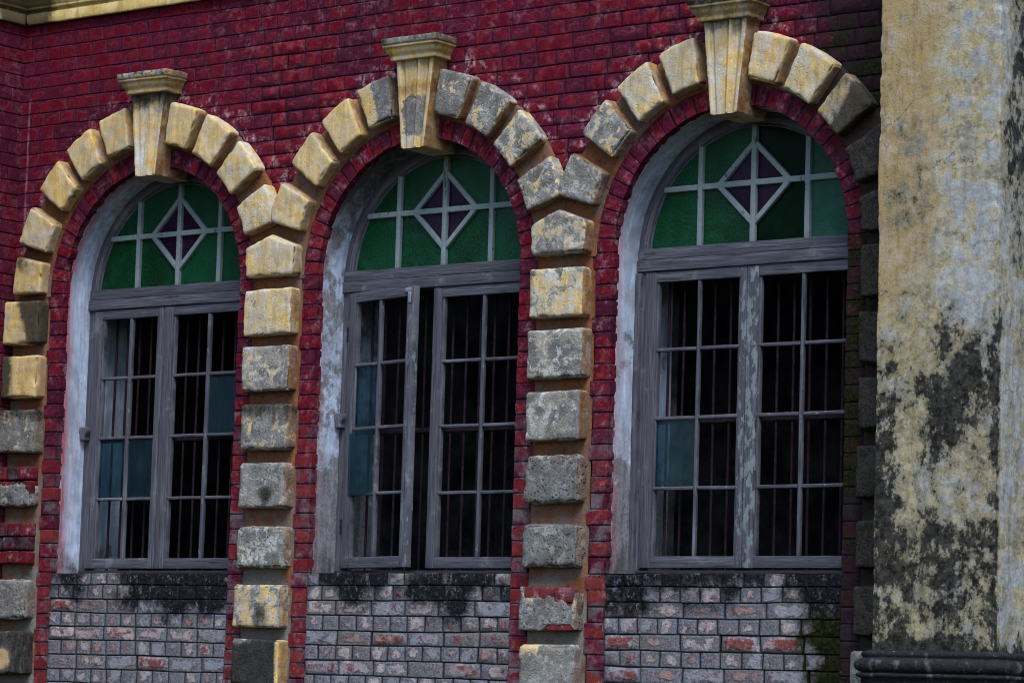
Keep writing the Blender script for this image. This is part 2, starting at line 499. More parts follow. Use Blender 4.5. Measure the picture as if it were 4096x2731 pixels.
def mat_wood(name='weathered_timber', flakes=0.0, dark=0.0, redden=0.0):
    g = G(name)
    ga, gb, gr, pt = g.at('ga'), g.at('gb'), g.at('gr'), g.at('pt')
    v = g.comb(g.mul(ga, 5), g.mul(gb, 120), g.mul(gr, 40))
    v2 = g.comb(g.mul(ga, 2), g.mul(gb, 34), g.mul(gr, 40))
    fine = g.noise(1, 6, .65, v)
    broad = g.noise(1, 4, .6, v2)
    c = g.mix(g.ss(.25, .75, fine), (.014, .014, .020), (.135, .138, .165))
    c = g.mix(g.ss(.35, .70, broad), c, g.mix(fine, (.026, .026, .036), (.082, .082, .103)))
    c = g.mix(g.mul(g.ss(.3, .8, gr), .35), c, (.046, .041, .054))
    cr = g.ss(.40, .30, fine)
    c = g.mix(g.mul(cr, .75), c, (.022, .018, .020))
    blot = g.ss(.57, .68, g.noise(6, 6, .66))
    c = g.mix(g.mul(blot, .5), c, (.15, .155, .17))
    # last flakes of pale paint
    fl = g.ss(-.004, .004, g.sub(g.add(g.mul(pt, .34), g.mul(g.noise(30, 6, .68, g.vmul(g.pos, (1, 1, .45))), .62)), .52))
    c = g.mix(g.mul(fl, pt), c, g.mix(g.noise(50, 3), (.13, .165, .175), (.235, .29, .29)))
    if dark:
        c = g.mix(dark, c, (.02, .018, .02))
    h = g.add(g.mul(fine, .8), g.add(g.mul(fl, .4), g.mul(broad, .4)))
    return g.done(g.bsdf(c, .84, g.bump(h, .7, .004), .12))

def mat_glass(name, tint, dif, rough=0.22, through=0.35, bumpy=0.5, bscale=120, dust=(.1, .11, .1), dustamt=0.25, spec=.25):
    g = G(name)
    fin = g.noise(bscale, 4, .6)
    cl = g.noise(9, 6, .65)
    c = g.mix(g.ss(.3, .7, fin), tuple(x * .40 for x in dif), tuple(x * 1.25 for x in dif))
    c = g.mix(g.ss(.35, .7, g.noise(5, 4)), c, g.mix(.5, c, (0, 0, 0)))
    oi = g.t.nodes.new('ShaderNodeObjectInfo').outputs['Random']
    c = g.mix(g.mul(oi, .45), c, dust)
    if dustamt:
        c = g.mix(g.mul(g.ss(.45, .75, cl), dustamt), c, dust)
    n = g.bump(g.add(fin, g.mul(cl, .7)), bumpy, .005)
    p = g.bsdf(c, rough, n, spec)
    tr = g.t.nodes.new('ShaderNodeBsdfTransparent')
    g._set(tr.inputs['Color'], tint)
    mx = g.t.nodes.new('ShaderNodeMixShader')
    mx.inputs[0].default_value = through
    g.t.links.new(p, mx.inputs[1])
    g.t.links.new(tr.outputs[0], mx.inputs[2])
    return g.done(mx.outputs[0])

def mat_simple(name, a, b, scale=20, rough=.8, spec=.3, bs=.4, stretch=(1, 1, 1)):
    g = G(name)
    f = g.noise(scale, 6, .62, g.vmul(g.pos, stretch))
    return g.done(g.bsdf(g.mix(g.ss(.3, .7, f), a, b), rough, g.bump(f, bs, .004), spec))

M = dict(red=mat_red(), apron=mat_apron(), stone=mat_stone(), band=mat_band(), reveal=mat_reveal(), column=mat_column(),
         base=mat_base(), cornice=mat_cornice(), wood=mat_wood(), gapshade_wood=mat_wood('gap_shade_sill_timber', dark=.85),
         green=mat_glass('green_cathedral_glass', (.03, .30, .10), (.0005, .046, .012), .30, .22, .9, 95, (.006, .080, .038), .55, .20),
         dgreen=mat_glass('clear_dark_green_glass', (.01, .20, .05), (.0, .014, .0035), .22, .35, .06, 20, (.003, .015, .005), .1, .05),
         teal=mat_glass('dusty_teal_glass', (.03, .30, .20), (.004, .062, .036), .34, .2, .9, 80, (.030, .110, .080), .8, .14),
         purple=mat_glass('violet_glass', (.12, .03, .16), (.018, .003, .024), .3, .22, .5, 95, (.034, .020, .046), .30, .10),
         pane=mat_glass('dusty_window_glass', (.60, .80, .90), (.008, .028, .042), .16, .60, .12, 30, (.030, .062, .075), .7),
         iron=mat_simple('rusted_iron', (.007, .0045, .008), (.022, .013, .020), 60, .85, .06),
         steel=mat_simple('grey_steel', (.11, .125, .15), (.22, .25, .30), 60, .6, .3),
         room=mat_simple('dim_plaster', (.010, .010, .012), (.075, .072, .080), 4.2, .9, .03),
         ground=mat_simple('bare_earth_and_grass', (.03, .035, .015), (.07, .06, .04), 3, .95, .1))

# ------------------------------------------------------------------ brickwork
def uaxis(a, b, step, edge=True):
    L = b - a
    if edge and L > .03:
        e = np.array([0, .002, .0045, .008])
        n = max(1, int(round((L - .016) / step)))
        return np.concatenate([a + e[:-1], np.linspace(a + .008, b - .008, n + 1), b - e[:-1][::-1]])
    return np.linspace(a, b, max(2, int(L / step) + 1))

def brick(mb, u0, u1, v0, v1, fmap, step=.03, depth=.0048, keep=None, vedges=(True, True), seed=0, worn=0.0, us=.85, **at):
    au, av = uaxis(u0, u1, step), uaxis(v0, v1, step)
    U, V = np.meshgrid(au, av, indexing='ij')
    eu = np.minimum(U - u0, u1 - U) * us
    e0 = V - v0 if vedges[0] else np.full_like(V, 1.)
    e1 = v1 - V if vedges[1] else np.full_like(V, 1.)
    ed = np.minimum(eu, np.minimum(e0, e1))
    r = rng.random(6)
    gw = .0038 * (1 + worn)
    Hh = -depth * (1 + worn) * (1 - sst(.0008, gw, ed))
    Hh = Hh - .003 * worn * (1 - sst(.003, .015, ed))
    Hh = Hh + (r[0] - .5) * .005 * worn + (r[1] - .5) * .012 * (U - (u0 + u1) / 2) + (r[2] - .5) * .02 * (V - (v0 + v1) / 2)
    P = fmap(U, V, Hh)
    q = P.reshape(-1, 3)
    F = grid_faces(len(au), len(av))
    if keep is not None:
        F = F[keep(q[F].mean(1))]
        if len(F) == 0:
            return
    a2 = {k: (a(q) if callable(a) else a) for k, a in at.items()}
    mb.add(q, F, ed=ed.ravel(), rnd=r[3], worn=np.clip(worn * .8 + r[4] * .35, 0, 1), **a2)

def wob(u, v, s):
    P = np.stack([u * 1.7, v * 9.0, np.full_like(u, s)], -1)
    Q = np.stack([u * 14, v * 14, np.full_like(u, s + 5)], -1)
    return .0065 * fbm(P, 2) + .002 * fbm(Q, 2), .004 * fbm(Q + 40, 2)

def wall_map(y0, s):
    def f(U, V, Hh):
        wz, wx = wob(U, V, s)
        n = .0022 * fbm(np.stack([U * 9, V * 9, np.full_like(U, s)], -1), 4) + .004 * fbm(np.stack([U * 1.3, V * 1.3, np.full_like(U, s)], -1), 2)
        return np.stack([U + wx, y0 - Hh - n, V + wz], -1)
    return f

def arch_r(q):
    """distance from the nearest arch centre; below the springing the sideways distance"""
    best = np.full(len(q), 9.)
    for o in OFF:
        dx, dz = q[:, 0] - (o + CX), np.maximum(q[:, 2] - ZS, 0)
        best = np.minimum(best, np.hypot(dx, dz))
    return best

facade = thing('brick_wall', 'long crimson painted brick wall pierced by three arched windows', 'wall', (2.7, YW, ZBOT))

def grime_wall(q):
    x, z = q[:, 0], q[:, 2]
    return np.clip(sst(4.75, 5.55, x + .35 * fbm(q * 2.2, 3)) * 1.15 + .30 * sst(3.05, 3.3, z) * sst(1.5, .2, x) + .12 + .75 * sst(.12, .45, fbm(q * np.array([1.3, 1, .9]) + 11, 4)) * sst(1.55, 1.1, arch_r(q)), 0, 1.2)

def eff_wall(q):
    r = arch_r(q)
    near = 1.25 * sst(1.26, 1.09, r) * (.55 + .45 * sst(.4, 1.6, q[:, 0]))
    top = .35 * sst(2.6, 3.1, q[:, 2]) * sst(.9, 1.4, q[:, 0])
    return np.clip(.02 + near * .8 + top * .6, 0, 1) * sst(5.6, 5.0, q[:, 0])

mb = MB()
fm = wall_map(YW, 3.3)
keep = lambda c: (arch_r(c) > .89)
row = 0
z = 3.214 + COURSE * 9
while z > 1.60:
    zb = z - COURSE
    hdr = row % 2 == 1
    if row % 7 == 3:
        hdr = True
    bl = .1225 if hdr else .245
    x = XWING - .03 - (0 if hdr else .06) - rng.random() * .04
    while x < 6.7:
        L = bl * (1 + .10 * (rng.random() - .5))
        if not hdr and rng.random() < .10:
            L = .1225
        x1 = min(x + L, 6.7)
        cx, cz = (x + x1) / 2, (z + zb) / 2
        x0c = max(x, XWING - .025)
        inside = arch_r(np.array([[x, 0, z], [x1, 0, z], [x, 0, zb], [x1, 0, zb], [cx, 0, cz]])).max() < .89
        if x1 - x0c > .02 and not inside and not (zb < 1.60):
            w = sst(.3, 1.0, .45 * fbm(np.array([[cx * 1.1, 1., cz * 1.4]]), 3)[0] + .65 * sst(.7, 1.9, cx) * sst(3.35, 2.6, cz) + .20)
            brick(mb, x0c, x1, zb, z, fm, .03, .0048, keep, worn=float(w) * rng.uniform(.3, 1.),
                  grime=grime_wall, eff=eff_wall, moss=lambda q: np.clip(.62 * sst(4.95, 5.35, q[:, 0]) * sst(3.0, 2.6, q[:, 2]), 0, 1))
        x = x1
    z = zb
    row += 1
mb.build('brickwork', M['red'], facade, (2.7, YW, 1.6))

# solid masonry behind the faces: wall top closed so no light leaks in
mb = MB()
P, F, _ = rounded_box(7.6, .5, .12, .01, .5, 1)
mb.add(P + np.array([XWING - .3, YW + .012, 3.905]), F, grime=.6, ed=1., rnd=.3, worn=.2, eff=0., moss=.2)
mb.build('wall_coping', M['red'], facade, (2.7, YW, 3.9))

# rings of headers round every opening ------------------------------------------------
def ring_map_factory(o, seed):
    def make(side, arc):
        def f(U, V, Hh):
            t = np.maximum(V, 0)
            dep = np.maximum(-V, 0)
            n = .0018 * fbm(np.stack([U * 12, V * 12, np.full_like(U, seed)], -1), 3)
            edge = .0045 * fbm(np.stack([U * 26, 0 * V + dep * 8, np.full_like(U, seed + 9)], -1), 3) * (V < .03)
            front = (V > 0)
            tt = t + edge + np.where(front, 0, -Hh * .8)
            y = YW - .002 + dep - np.where(front, Hh + n, 0)
            if arc:
                a = U / (RI + .05)
                r = RI + tt
                return np.stack([o + CX + side * r * np.sin(a), y, ZS + r * np.cos(a)], -1)
            x = (o + XL - tt) if side < 0 else (o + XR + tt)
            return np.stack([x, y, U], -1)
        return f
    return make

def vaxis_ring(v0, v1):
    return np.concatenate([[v0, v0 * .5, -.006, -.002, 0.0006], np.array([.004, .008]), np.linspace(.012, v1 - .008, 4), [v1 - .0045, v1 - .002, v1]])

def ring_brick(mb, u0, u1, v1, fmap, flip, jit, **at):
    au, av = uaxis(u0, u1, .02), vaxis_ring(-.055, v1)
    U, V = np.meshgrid(au, av, indexing='ij')
    eu = np.minimum(U - u0, u1 - U)
    ed = np.minimum(eu, np.where(V > 0, v1 - V, 1))
    r = rng.random(5)
    w = rng.uniform(.2, .9)
    Hh = -.0055 * (1 - sst(.0005, .0045, ed)) - .002 * w * (1 - sst(.003, .014, ed)) + (r[0] - .5) * .004
    Vj = V
    P = fmap(U + .002 * (r[1] - .5), Vj, Hh - np.where(V <= 0, jit * np.ones_like(V), 0) * 0)
    q = P.reshape(-1, 3)
    F = grid_faces(len(au), len(av), flip)
    edv = np.where(V > 0, np.minimum(ed, V + .012), np.minimum(eu, .012))
    a2 = {k: (a(q) if callable(a) else a) for k, a in at.items()}
    mb.add(q, F, ed=edv.ravel(), rnd=r[3], worn=np.clip(w * .6 + r[4] * .5, 0, 1), **a2)

GAPS = [(1.556, 1.624), (1.232, 1.298), (.908, .978), (.580, .651), (.225, .326), (-.09, -.003), (-.395, -.325), (-.72, -.65)]
BLOCKS = [(1.298, 1.556), (.978, 1.232), (.651, .908), (.326, .580), (-.003, .225), (-.325, -.09), (-.65, -.395), (-.975, -.72)]
for w, o in enumerate(OFF):
    for side in (-1, 1):
        pass
    mb = MB()
    mk = ring_map_factory(o, 20 + w * 7)
    for side in (-1, 1):
        right_dark = 1.0 if (w == 2 and side > 0) else 0.0
        gr = (lambda q, rd=right_dark: np.clip(rd * (.60 + .3 * sst(1.9, .8, q[:, 2])) + .12 + .25 * sst(-.1, -.6, q[:, 2]), 0, 1))
        ms = (lambda q, rd=right_dark: rd * np.clip(.60 + .35 * fbm(q * 4.1, 2), 0, 1))
        ef = (lambda q, rd=right_dark: (1 - rd) * np.clip(.25 + .35 * fbm(q * 1.9, 2), 0, 1) + .25 * rd)
        fm = mk(side, False)
        z = ZS
        while z > -2.25:
            h = .0825 * (1 + .07 * (rng.random() - .5))
            zc = z - h / 2
            wide = any(a - .012 < zc < b + .012 for a, b in GAPS)
            ring_brick(mb, z - h, z, (.150 if wide else .106) + .006 * (rng.random() - .5), fm, side < 0, 0, grime=gr, eff=ef, moss=ms)
            z -= h
        fm = mk(side, True)
        n = 16
        Lh = math.pi / 2 * (RI + .05) / n
        for k in range(n):
            ring_brick(mb, k * Lh, (k + 1) * Lh, .110, fm, side > 0, 0, grime=(lambda q, rd=right_dark: .15 + .55 * rd * sst(.0, .55, q[:, 0] - 4.731)), eff=ef, moss=(lambda q, rd=right_dark: .30 * rd * sst(.3, .7, q[:, 0] - 4.731)))
    mb.build('brick_arch', M['red'], facade, (o + CX, YW, ZS))

# plaster reveals -----------------------------------------------------------------
def outline(o, zb=-.05, n_j=60, n_a=64, inset=0.0):
    """opening outline, left foot up and over to the right foot: points and inward normals"""
    z = np.linspace(zb, ZS, n_j)
    a = np.linspace(-math.pi / 2, math.pi / 2, n_a)
    x = np.concatenate([np.full(n_j - 1, XL), CX + RI * np.sin(a), np.full(n_j - 1, XR)])
    zz = np.concatenate([z[:-1], ZS + RI * np.cos(a), z[:-1][::-1]])
    nx = np.concatenate([np.ones(n_j - 1), -np.sin(a), -np.ones(n_j - 1)])
    nz = np.concatenate([np.zeros(n_j - 1), -np.cos(a), np.zeros(n_j - 1)])
    return x + o, zz, nx, nz

for w, o in enumerate(OFF):
    x, zz, nx, nz = outline(o)
    ys = np.concatenate([[YW + .045, YW + .046], np.linspace(YW + .05, 0.02, 12), [.06, .18, .32]])
    X, Y = np.meshgrid(x, ys, indexing='ij')
    Z = np.repeat(zz[:, None], len(ys), 1)
    NX, NZ = np.repeat(nx[:, None], len(ys), 1), np.repeat(nz[:, None], len(ys), 1)
    Pn = np.stack([X, Y, Z], -1)
    low = sst(.9, .0, Z)
    d = .0025 * fbm(Pn * 7, 3) + .0018 * fbm(Pn * 30, 3) * (1 + 2 * low) - .006 * low * sst(.1, .5, fbm(Pn * 11 + 50, 4))
    d = np.where(Y > -.005, np.minimum(d, .0005), d)
    d[:, 0] -= .03
    Pn = Pn + np.stack([NX * d, 0 * d, NZ * d], -1)
    q = Pn.reshape(-1, 3)
    edge = sst(-.10, -.185, Y)
    red = edge * (1.0, .35, .55)[w] + (.35, .0, .05)[w] * sst(-.02, -.15, Y) * sst(1.3, .2, Z)
    arcf = sst(ZS + .15, ZS + .55, Z)  # reveal gets darker towards the arch crown
    grime = arcf * (.22, .62, .30)[w] + .45 * sst(.30, .0, Z) + .19
    if w == 1:
        grime = grime + .35 * sst(-.10, -.19, Y) * sst(.3, 1.0, Z)
    worn = (.24, .62, .48)[w] + .40 * sst(.75, .1, Z) * (0.7, .55, 1.1)[w]
    mb = MB()
    mb.add(q, grid_faces(len(x), len(ys), True), red=np.clip(red, 0, 1).ravel(), grime=grime.ravel(), worn=np.clip(worn, 0, 1.2).ravel())
    mb.build('plaster_reveal', M['reveal'], facade, (o + CX, 0, ZS))

# brick aprons under the windows ----------------------------------------------------
for w, o in enumerate(OFF):
    mb = MB()
    fm = wall_map(YW + .004, 50.1 + w * 9)
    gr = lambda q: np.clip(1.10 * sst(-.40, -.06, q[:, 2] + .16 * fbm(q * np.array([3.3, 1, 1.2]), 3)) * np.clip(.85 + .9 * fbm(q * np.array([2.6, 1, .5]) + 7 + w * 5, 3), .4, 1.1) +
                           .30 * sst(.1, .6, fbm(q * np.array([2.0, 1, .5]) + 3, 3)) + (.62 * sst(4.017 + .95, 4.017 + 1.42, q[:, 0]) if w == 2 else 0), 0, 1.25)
    ms = (lambda q: 0.95 * sst(4.017 + .86, 4.017 + 1.40, q[:, 0] + .15 * fbm(q * 4, 2)) * sst(-.05, -.3, q[:, 2])) if w == 2 else (lambda q: .10 + 0 * q[:, 0])
    zt, row = -.025, 0
    hs = [.067, .0805]
    while zt > -2.25:
        h = hs[row] if row < 2 else .0812
        hdr = row < 2 or row % 2 == 1
        bl = .1225 if hdr else .245
        xx = o + XL - .006 - (rng.random() * .05 if hdr else rng.random() * .03)
        while xx < o + XR + .006:
            x1 = min(xx + bl * (1 + .09 * (rng.random() - .5)), o + XR + .006)
            if o + XR - x1 < .03:
                x1 = o + XR + .006
            x0c = max(xx, o + XL - .006)
            if x1 - x0c > .015:
                wr = rng.random()
                right_worn = sst(.8, 1.3, (xx - o)) * (1 if w == 1 else 0) + (sst(.25, .0, xx - o) if w == 2 else 0)
                brick(mb, x0c, x1, zt - h, zt, fm, .022 if zt > -.8 else .06, .0080, None, worn=float(np.clip((.25 if hdr else .45) * wr + .7 * right_worn * (.4 + .6 * wr), 0, 1)) if not (not hdr and wr > .75) else .8, us=.55,
                      grime=gr, moss=ms)
            xx = x1
        zt -= h
        row += 1
    # the weathered ledge on top
    gx, gy = np.linspace(o + XL - .006, o + XR + .006, 60), np.linspace(YW + .010, .33, 14)
    X, Y = np.meshgrid(gx, gy, indexing='ij')
    Z = -.0265 + .004 * fbm(np.stack([X * 12, Y * 12, 0 * X], -1), 3) + .02 * (Y - YW) * (Y < 0)
    mb.add(np.stack([X, Y, Z], -1), grid_faces(60, 14), ed=.03, rnd=.5, worn=.3, grime=.9, moss=.2)
    mb.build('window_apron', M['apron'], facade, (o + CX, YW, -.05))

# lower wall behind the stone piers and the mortar bands ------------------------------
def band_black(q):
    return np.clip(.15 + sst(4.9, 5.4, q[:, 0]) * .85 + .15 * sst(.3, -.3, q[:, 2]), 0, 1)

def band_slab(mb, x0, x1, z0, z1, y=YBAND, seed=0):
    gx, gz = np.linspace(x0, x1, max(3, int((x1 - x0) / .018))), np.linspace(z0, z1, max(3, int((z1 - z0) / .018)))
    X, Z = np.meshgrid(gx, gz, indexing='ij')
    Pq = np.stack([X, 0 * X + y, Z], -1)
    e = np.minimum(X - x0, x1 - X)
    Yv = y - .004 * fbm(Pq * 13 + seed, 4) + .02 * (1 - sst(.0, .012, e))
    q = np.stack([X + .004 * fbm(Pq * 16 + 9, 3) * (1 - sst(0, .03, e)), Yv, Z], -1).reshape(-1, 3)
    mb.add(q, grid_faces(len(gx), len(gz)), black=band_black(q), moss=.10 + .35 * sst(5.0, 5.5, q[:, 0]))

def arc_band(mb, o, side, clamp, r0=.806, r1=1.068):
    a = np.linspace(math.radians(7), math.radians(91), 110)
    t = np.linspace(0, 1, 22)
    A, T = np.meshgrid(a, t, indexing='ij')
    wv = fbm(np.stack([A * 9, T * 0, T * 0 + o], -1), 3)
    R = r0 + .004 * wv + (r1 + .010 * fbm(np.stack([A * 14, T * 0, T * 0 + o + 5], -1), 3) - r0) * T
    Xl = side * R * np.sin(A)
    if clamp is not None:
        Xl = np.where(np.abs(Xl) > clamp, np.sign(Xl) * clamp, Xl)
    X, Z = o + CX + Xl, ZS + R * np.cos(A)
    e = np.minimum(T, 1 - T) * (r1 - r0)
    Y = YBAND - .004 * fbm(np.stack([X * 13, 0 * X, Z * 13], -1), 4) + .022 * (1 - sst(0, .014, e))
    q = np.stack([X, Y, Z], -1).reshape(-1, 3)
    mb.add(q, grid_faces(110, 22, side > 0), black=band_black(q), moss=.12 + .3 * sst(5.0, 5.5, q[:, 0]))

# ------------------------------------------------------------------ stones
def stone(name, parent, fmap, W, H, seed, paint, black=0., pale=.5, brown=.6, erode=0., moss=.1, r=.018, amp=.0032, y0=YB, extra=None, step=.0135, D=None, origin=None):
    D = (YBAND + .010 - y0) if D is None else D
    P, F, n = rounded_box(W, D, H, r, step, 3, True)
    x, z = fmap(P[:, 0] / W, P[:, 2] / H)
    V = np.stack([x, y0 + P[:, 1], z], 1)
    nn = n.copy()
    eg = 1 - np.max(np.abs(n), axis=1)
    eg = sst(.02, .25, eg)
    disp = 1.5 * amp * fbm(V * 9 + seed, 4) + amp * .8 * fbm(V * 38 + seed, 3)
    chip = np.maximum(fbm(V * 17 + seed * 3.1, 4) - .08, 0) * .050 + np.maximum(fbm(V * 42 + seed, 3), 0) * .010
    disp = disp - chip * eg * (1 + 1.4 * erode)
    if erode:
        de = np.minimum(P[:, 2], np.minimum(P[:, 0], W - P[:, 0]))
        near = 1 - sst(.0, .06, de)
        rough = fbm(V * 13 + seed + 80, 5)
        disp = disp - erode * (.012 * np.maximum(rough + .05, 0) + .016 * near * np.maximum(fbm(V * 21 + seed, 4) + .15, 0))
        disp = disp + erode * .0035 * fbm(V * 60 + seed, 3)
    V = V + nn * disp[:, None] * np.array([1, 1, 1])
    sidef, under, topf = sst(.55, .85, n[:, 0]) + sst(.55, .85, -n[:, 0]), sst(.5, .85, -n[:, 2]), sst(.5, .85, n[:, 2])
    u, v = P[:, 0] / W, P[:, 2] / H
    A = dict(paint=np.full(len(V), float(paint)), black=np.full(len(V), float(black)), pale=np.full(len(V), float(pale)),
             brown=np.full(len(V), .05), erode=np.full(len(V), float(erode)), moss=np.full(len(V), float(moss)))
    A['brown'] = np.clip(A['brown'] + brown * np.clip(sidef, 0, 1) * 1.05 + brown * under * .5, 0, 1)
    A['moss'] = A['moss'] + .34 * under
    A['pale'] = np.clip(A['pale'] + .25 * topf, 0, 1)
    if extra is not None:
        extra(u, v, A, n)
    mb = MB()
    mb.add(V, F, **A)
    org = origin if origin is not None else V.mean(0)
    return mb.build(name, M['stone'], parent, org)

def vous_map(o, a0, a1, r0=.828, r1=1.075, clamp=None):
    a0, a1 = math.radians(a0), math.radians(a1)
    def f(u, v):
        r = r0 + (r1 - r0) * v
        a = a0 + (a1 - a0) * u
        x = r * np.sin(a)
        if clamp is not None:
            x = np.where(np.abs(x) > clamp, np.sign(x) * clamp, x)
        return o + CX + x, ZS + r * np.cos(a)
    return f

def rect_map(x0, x1, z0, z1, sk=0.0):
    def f(u, v):
        return x0 + (x1 - x0) * u, z0 + (z1 - z0) * v + sk * (u - .5)
    return f

# per-voussoir looks: (paint, black, pale, brown, erode)
LOOK = {
    (0, -1): [(.97, .06, .35, .55, 0), (.97, .05, .5, .6, 0), (.97, .10, .35, .6, 0), (.93, .30, .55, .5, 0), (.90, .50, .35, .55, 0)],
    (0, 1): [(.93, .18, .45, .75, 0), (.92, .20, .55, .8, 0), (.92, .16, .65, .8, 0), (.90, .16, .75, .8, .1)],
    (1, -1): [(.56, .42, .3, .6, .15), (.90, .18, .35, .7, 0), (.94, .14, .4, .7, 0), (.92, .14, .55, .7, 0)],
    (1, 1): [(.34, .20, .35, .8, .2), (.40, .20, .5, .85, .25), (.47, .24, .7, .9, .2), (.38, .24, .6, .9, .25)],
    (2, -1): [(.88, .16, .9, .7, .05), (.82, .16, .95, .7, .1), (.44, .20, .8, .9, .2), (.34, .22, .6, .9, .25)],
    (2, 1): [(.82, .22, .6, .7, .05), (.80, .44, .85, .5, .1), (.80, .66, .8, .3, .1), (.40, .88, .35, .3, .1)],
}
ANG = [(9.6, 22.2), (25.6, 38.4), (42.2, 54.8), (60.4, 73.2)]

def run_extra(kind):
    def streaks(u, v, A, n):
        A['black'] = A['black'] + .22 * sst(.45, .9, u) * sst(.2, .8, v)
    def right_dark(u, v, A, n):
        A['black'] = A['black'] + .75 * sst(.42, .85, u + .35 * v - .15)
    def left_dark(u, v, A, n):
        A['black'] = A['black'] + .55 * sst(.45, .10, u)
    def half_bare(u, v, A, n):
        A['paint'] = A['paint'] - .42 * sst(.35, .6, u) + .15 * sst(.5, .2, u)
    def spot(u, v, A, n):
        g = np.exp(-(((u - .60) / .20) ** 2 + ((v - .30) / .30) ** 2))
        A['black'] = A['black'] + .55 * g
        A['pale'] = np.clip(A['pale'] + .6 * np.exp(-(((u - .45) / .22) ** 2 + ((v - .12) / .10) ** 2)), 0, 1)
    def top_yel(u, v, A, n):
        A['paint'] = A['paint'] + .40 * sst(.55, .95, v) * sst(.75, .2, u)
    def drips(u, v, A, n):
        A['black'] = A['black'] + .35 * sst(.5, 1., v)
        A['paint'] = A['paint'] + .35 * np.exp(-((u - .78) / .06) ** 2) * sst(.3, .8, v)
    def tan_patch(u, v, A, n):
        g = np.exp(-(((u - .35) / .22) ** 2 + ((v - .38) / .18) ** 2))
        A['black'] = A['black'] - 1.0 * g
        A['paint'] = A['paint'] + .9 * g
    def pale_top(u, v, A, n):
        A['pale'] = np.clip(A['pale'] + .5 * sst(.6, 1, v) * sst(.6, .1, u), 0, 1)
        A['black'] = A['black'] - .55 * sst(.75, 1, v) * sst(.6, .1, u) - .7 * sst(.86, .98, u)
        A['paint'] = A['paint'] + .6 * sst(.84, .96, u)
    return locals()[kind]

# keystones -------------------------------------------------------------------------
def sweep(mb, path, prof, step=.03, seed=0, amp=.002, at=None, caps=True, flip=False):
    """moulding: profile [(out, z)] carried along the plan polyline [(x, y)], mitred; outward is to the right of the walk"""
    path = np.array(path, float)
    prof = np.array(prof, float)
    T = np.diff(path, axis=0)
    T /= np.linalg.norm(T, axis=1, keepdims=True)
    N = np.stack([T[:, 1], -T[:, 0]], 1)
    pts, nrm, corner = [], [], []
    for i in range(len(T)):
        L = np.linalg.norm(path[i + 1] - path[i])
        k = max(1, int(L / step))
        for j in range(k + 1):
            if j == k and i < len(T) - 1:
                continue
            p = path[i] + (path[i + 1] - path[i]) * j / k
            if j == 0 and i > 0:
                m = N[i - 1] + N[i]
                m = m / (m @ N[i])
            else:
                m = N[i]
            pts.append(p); nrm.append(m)
    pts, nrm = np.array(pts), np.array(nrm)
    A = pts[:, None, :] + nrm[:, None, :] * prof[None, :, 0:1]
    V = np.concatenate([A, np.broadcast_to(prof[None, :, 1:2], A.shape[:2] + (1,))], -1)
    d = amp * fbm(V * 11 + seed, 4)
    V = V + np.concatenate([nrm[:, None, :] * d[..., None], .4 * d[..., None]], -1)
    q = V.reshape(-1, 3)
    a2 = {k: (f(q) if callable(f) else f) for k, f in (at or {}).items()}
    mb.add(q, grid_faces(len(pts), len(prof), flip), **a2)

KLOOK = [dict(paint=.86, black=.40, pale=.75), dict(paint=.70, black=.34, pale=.4), dict(paint=.86, black=.44, pale=.8)]
KLABEL = ['cracked yellow keystone with white peeled patch and worn cap', 'yellow keystone with bare grey lower half', 'streaked yellow keystone with dark mossy cap']

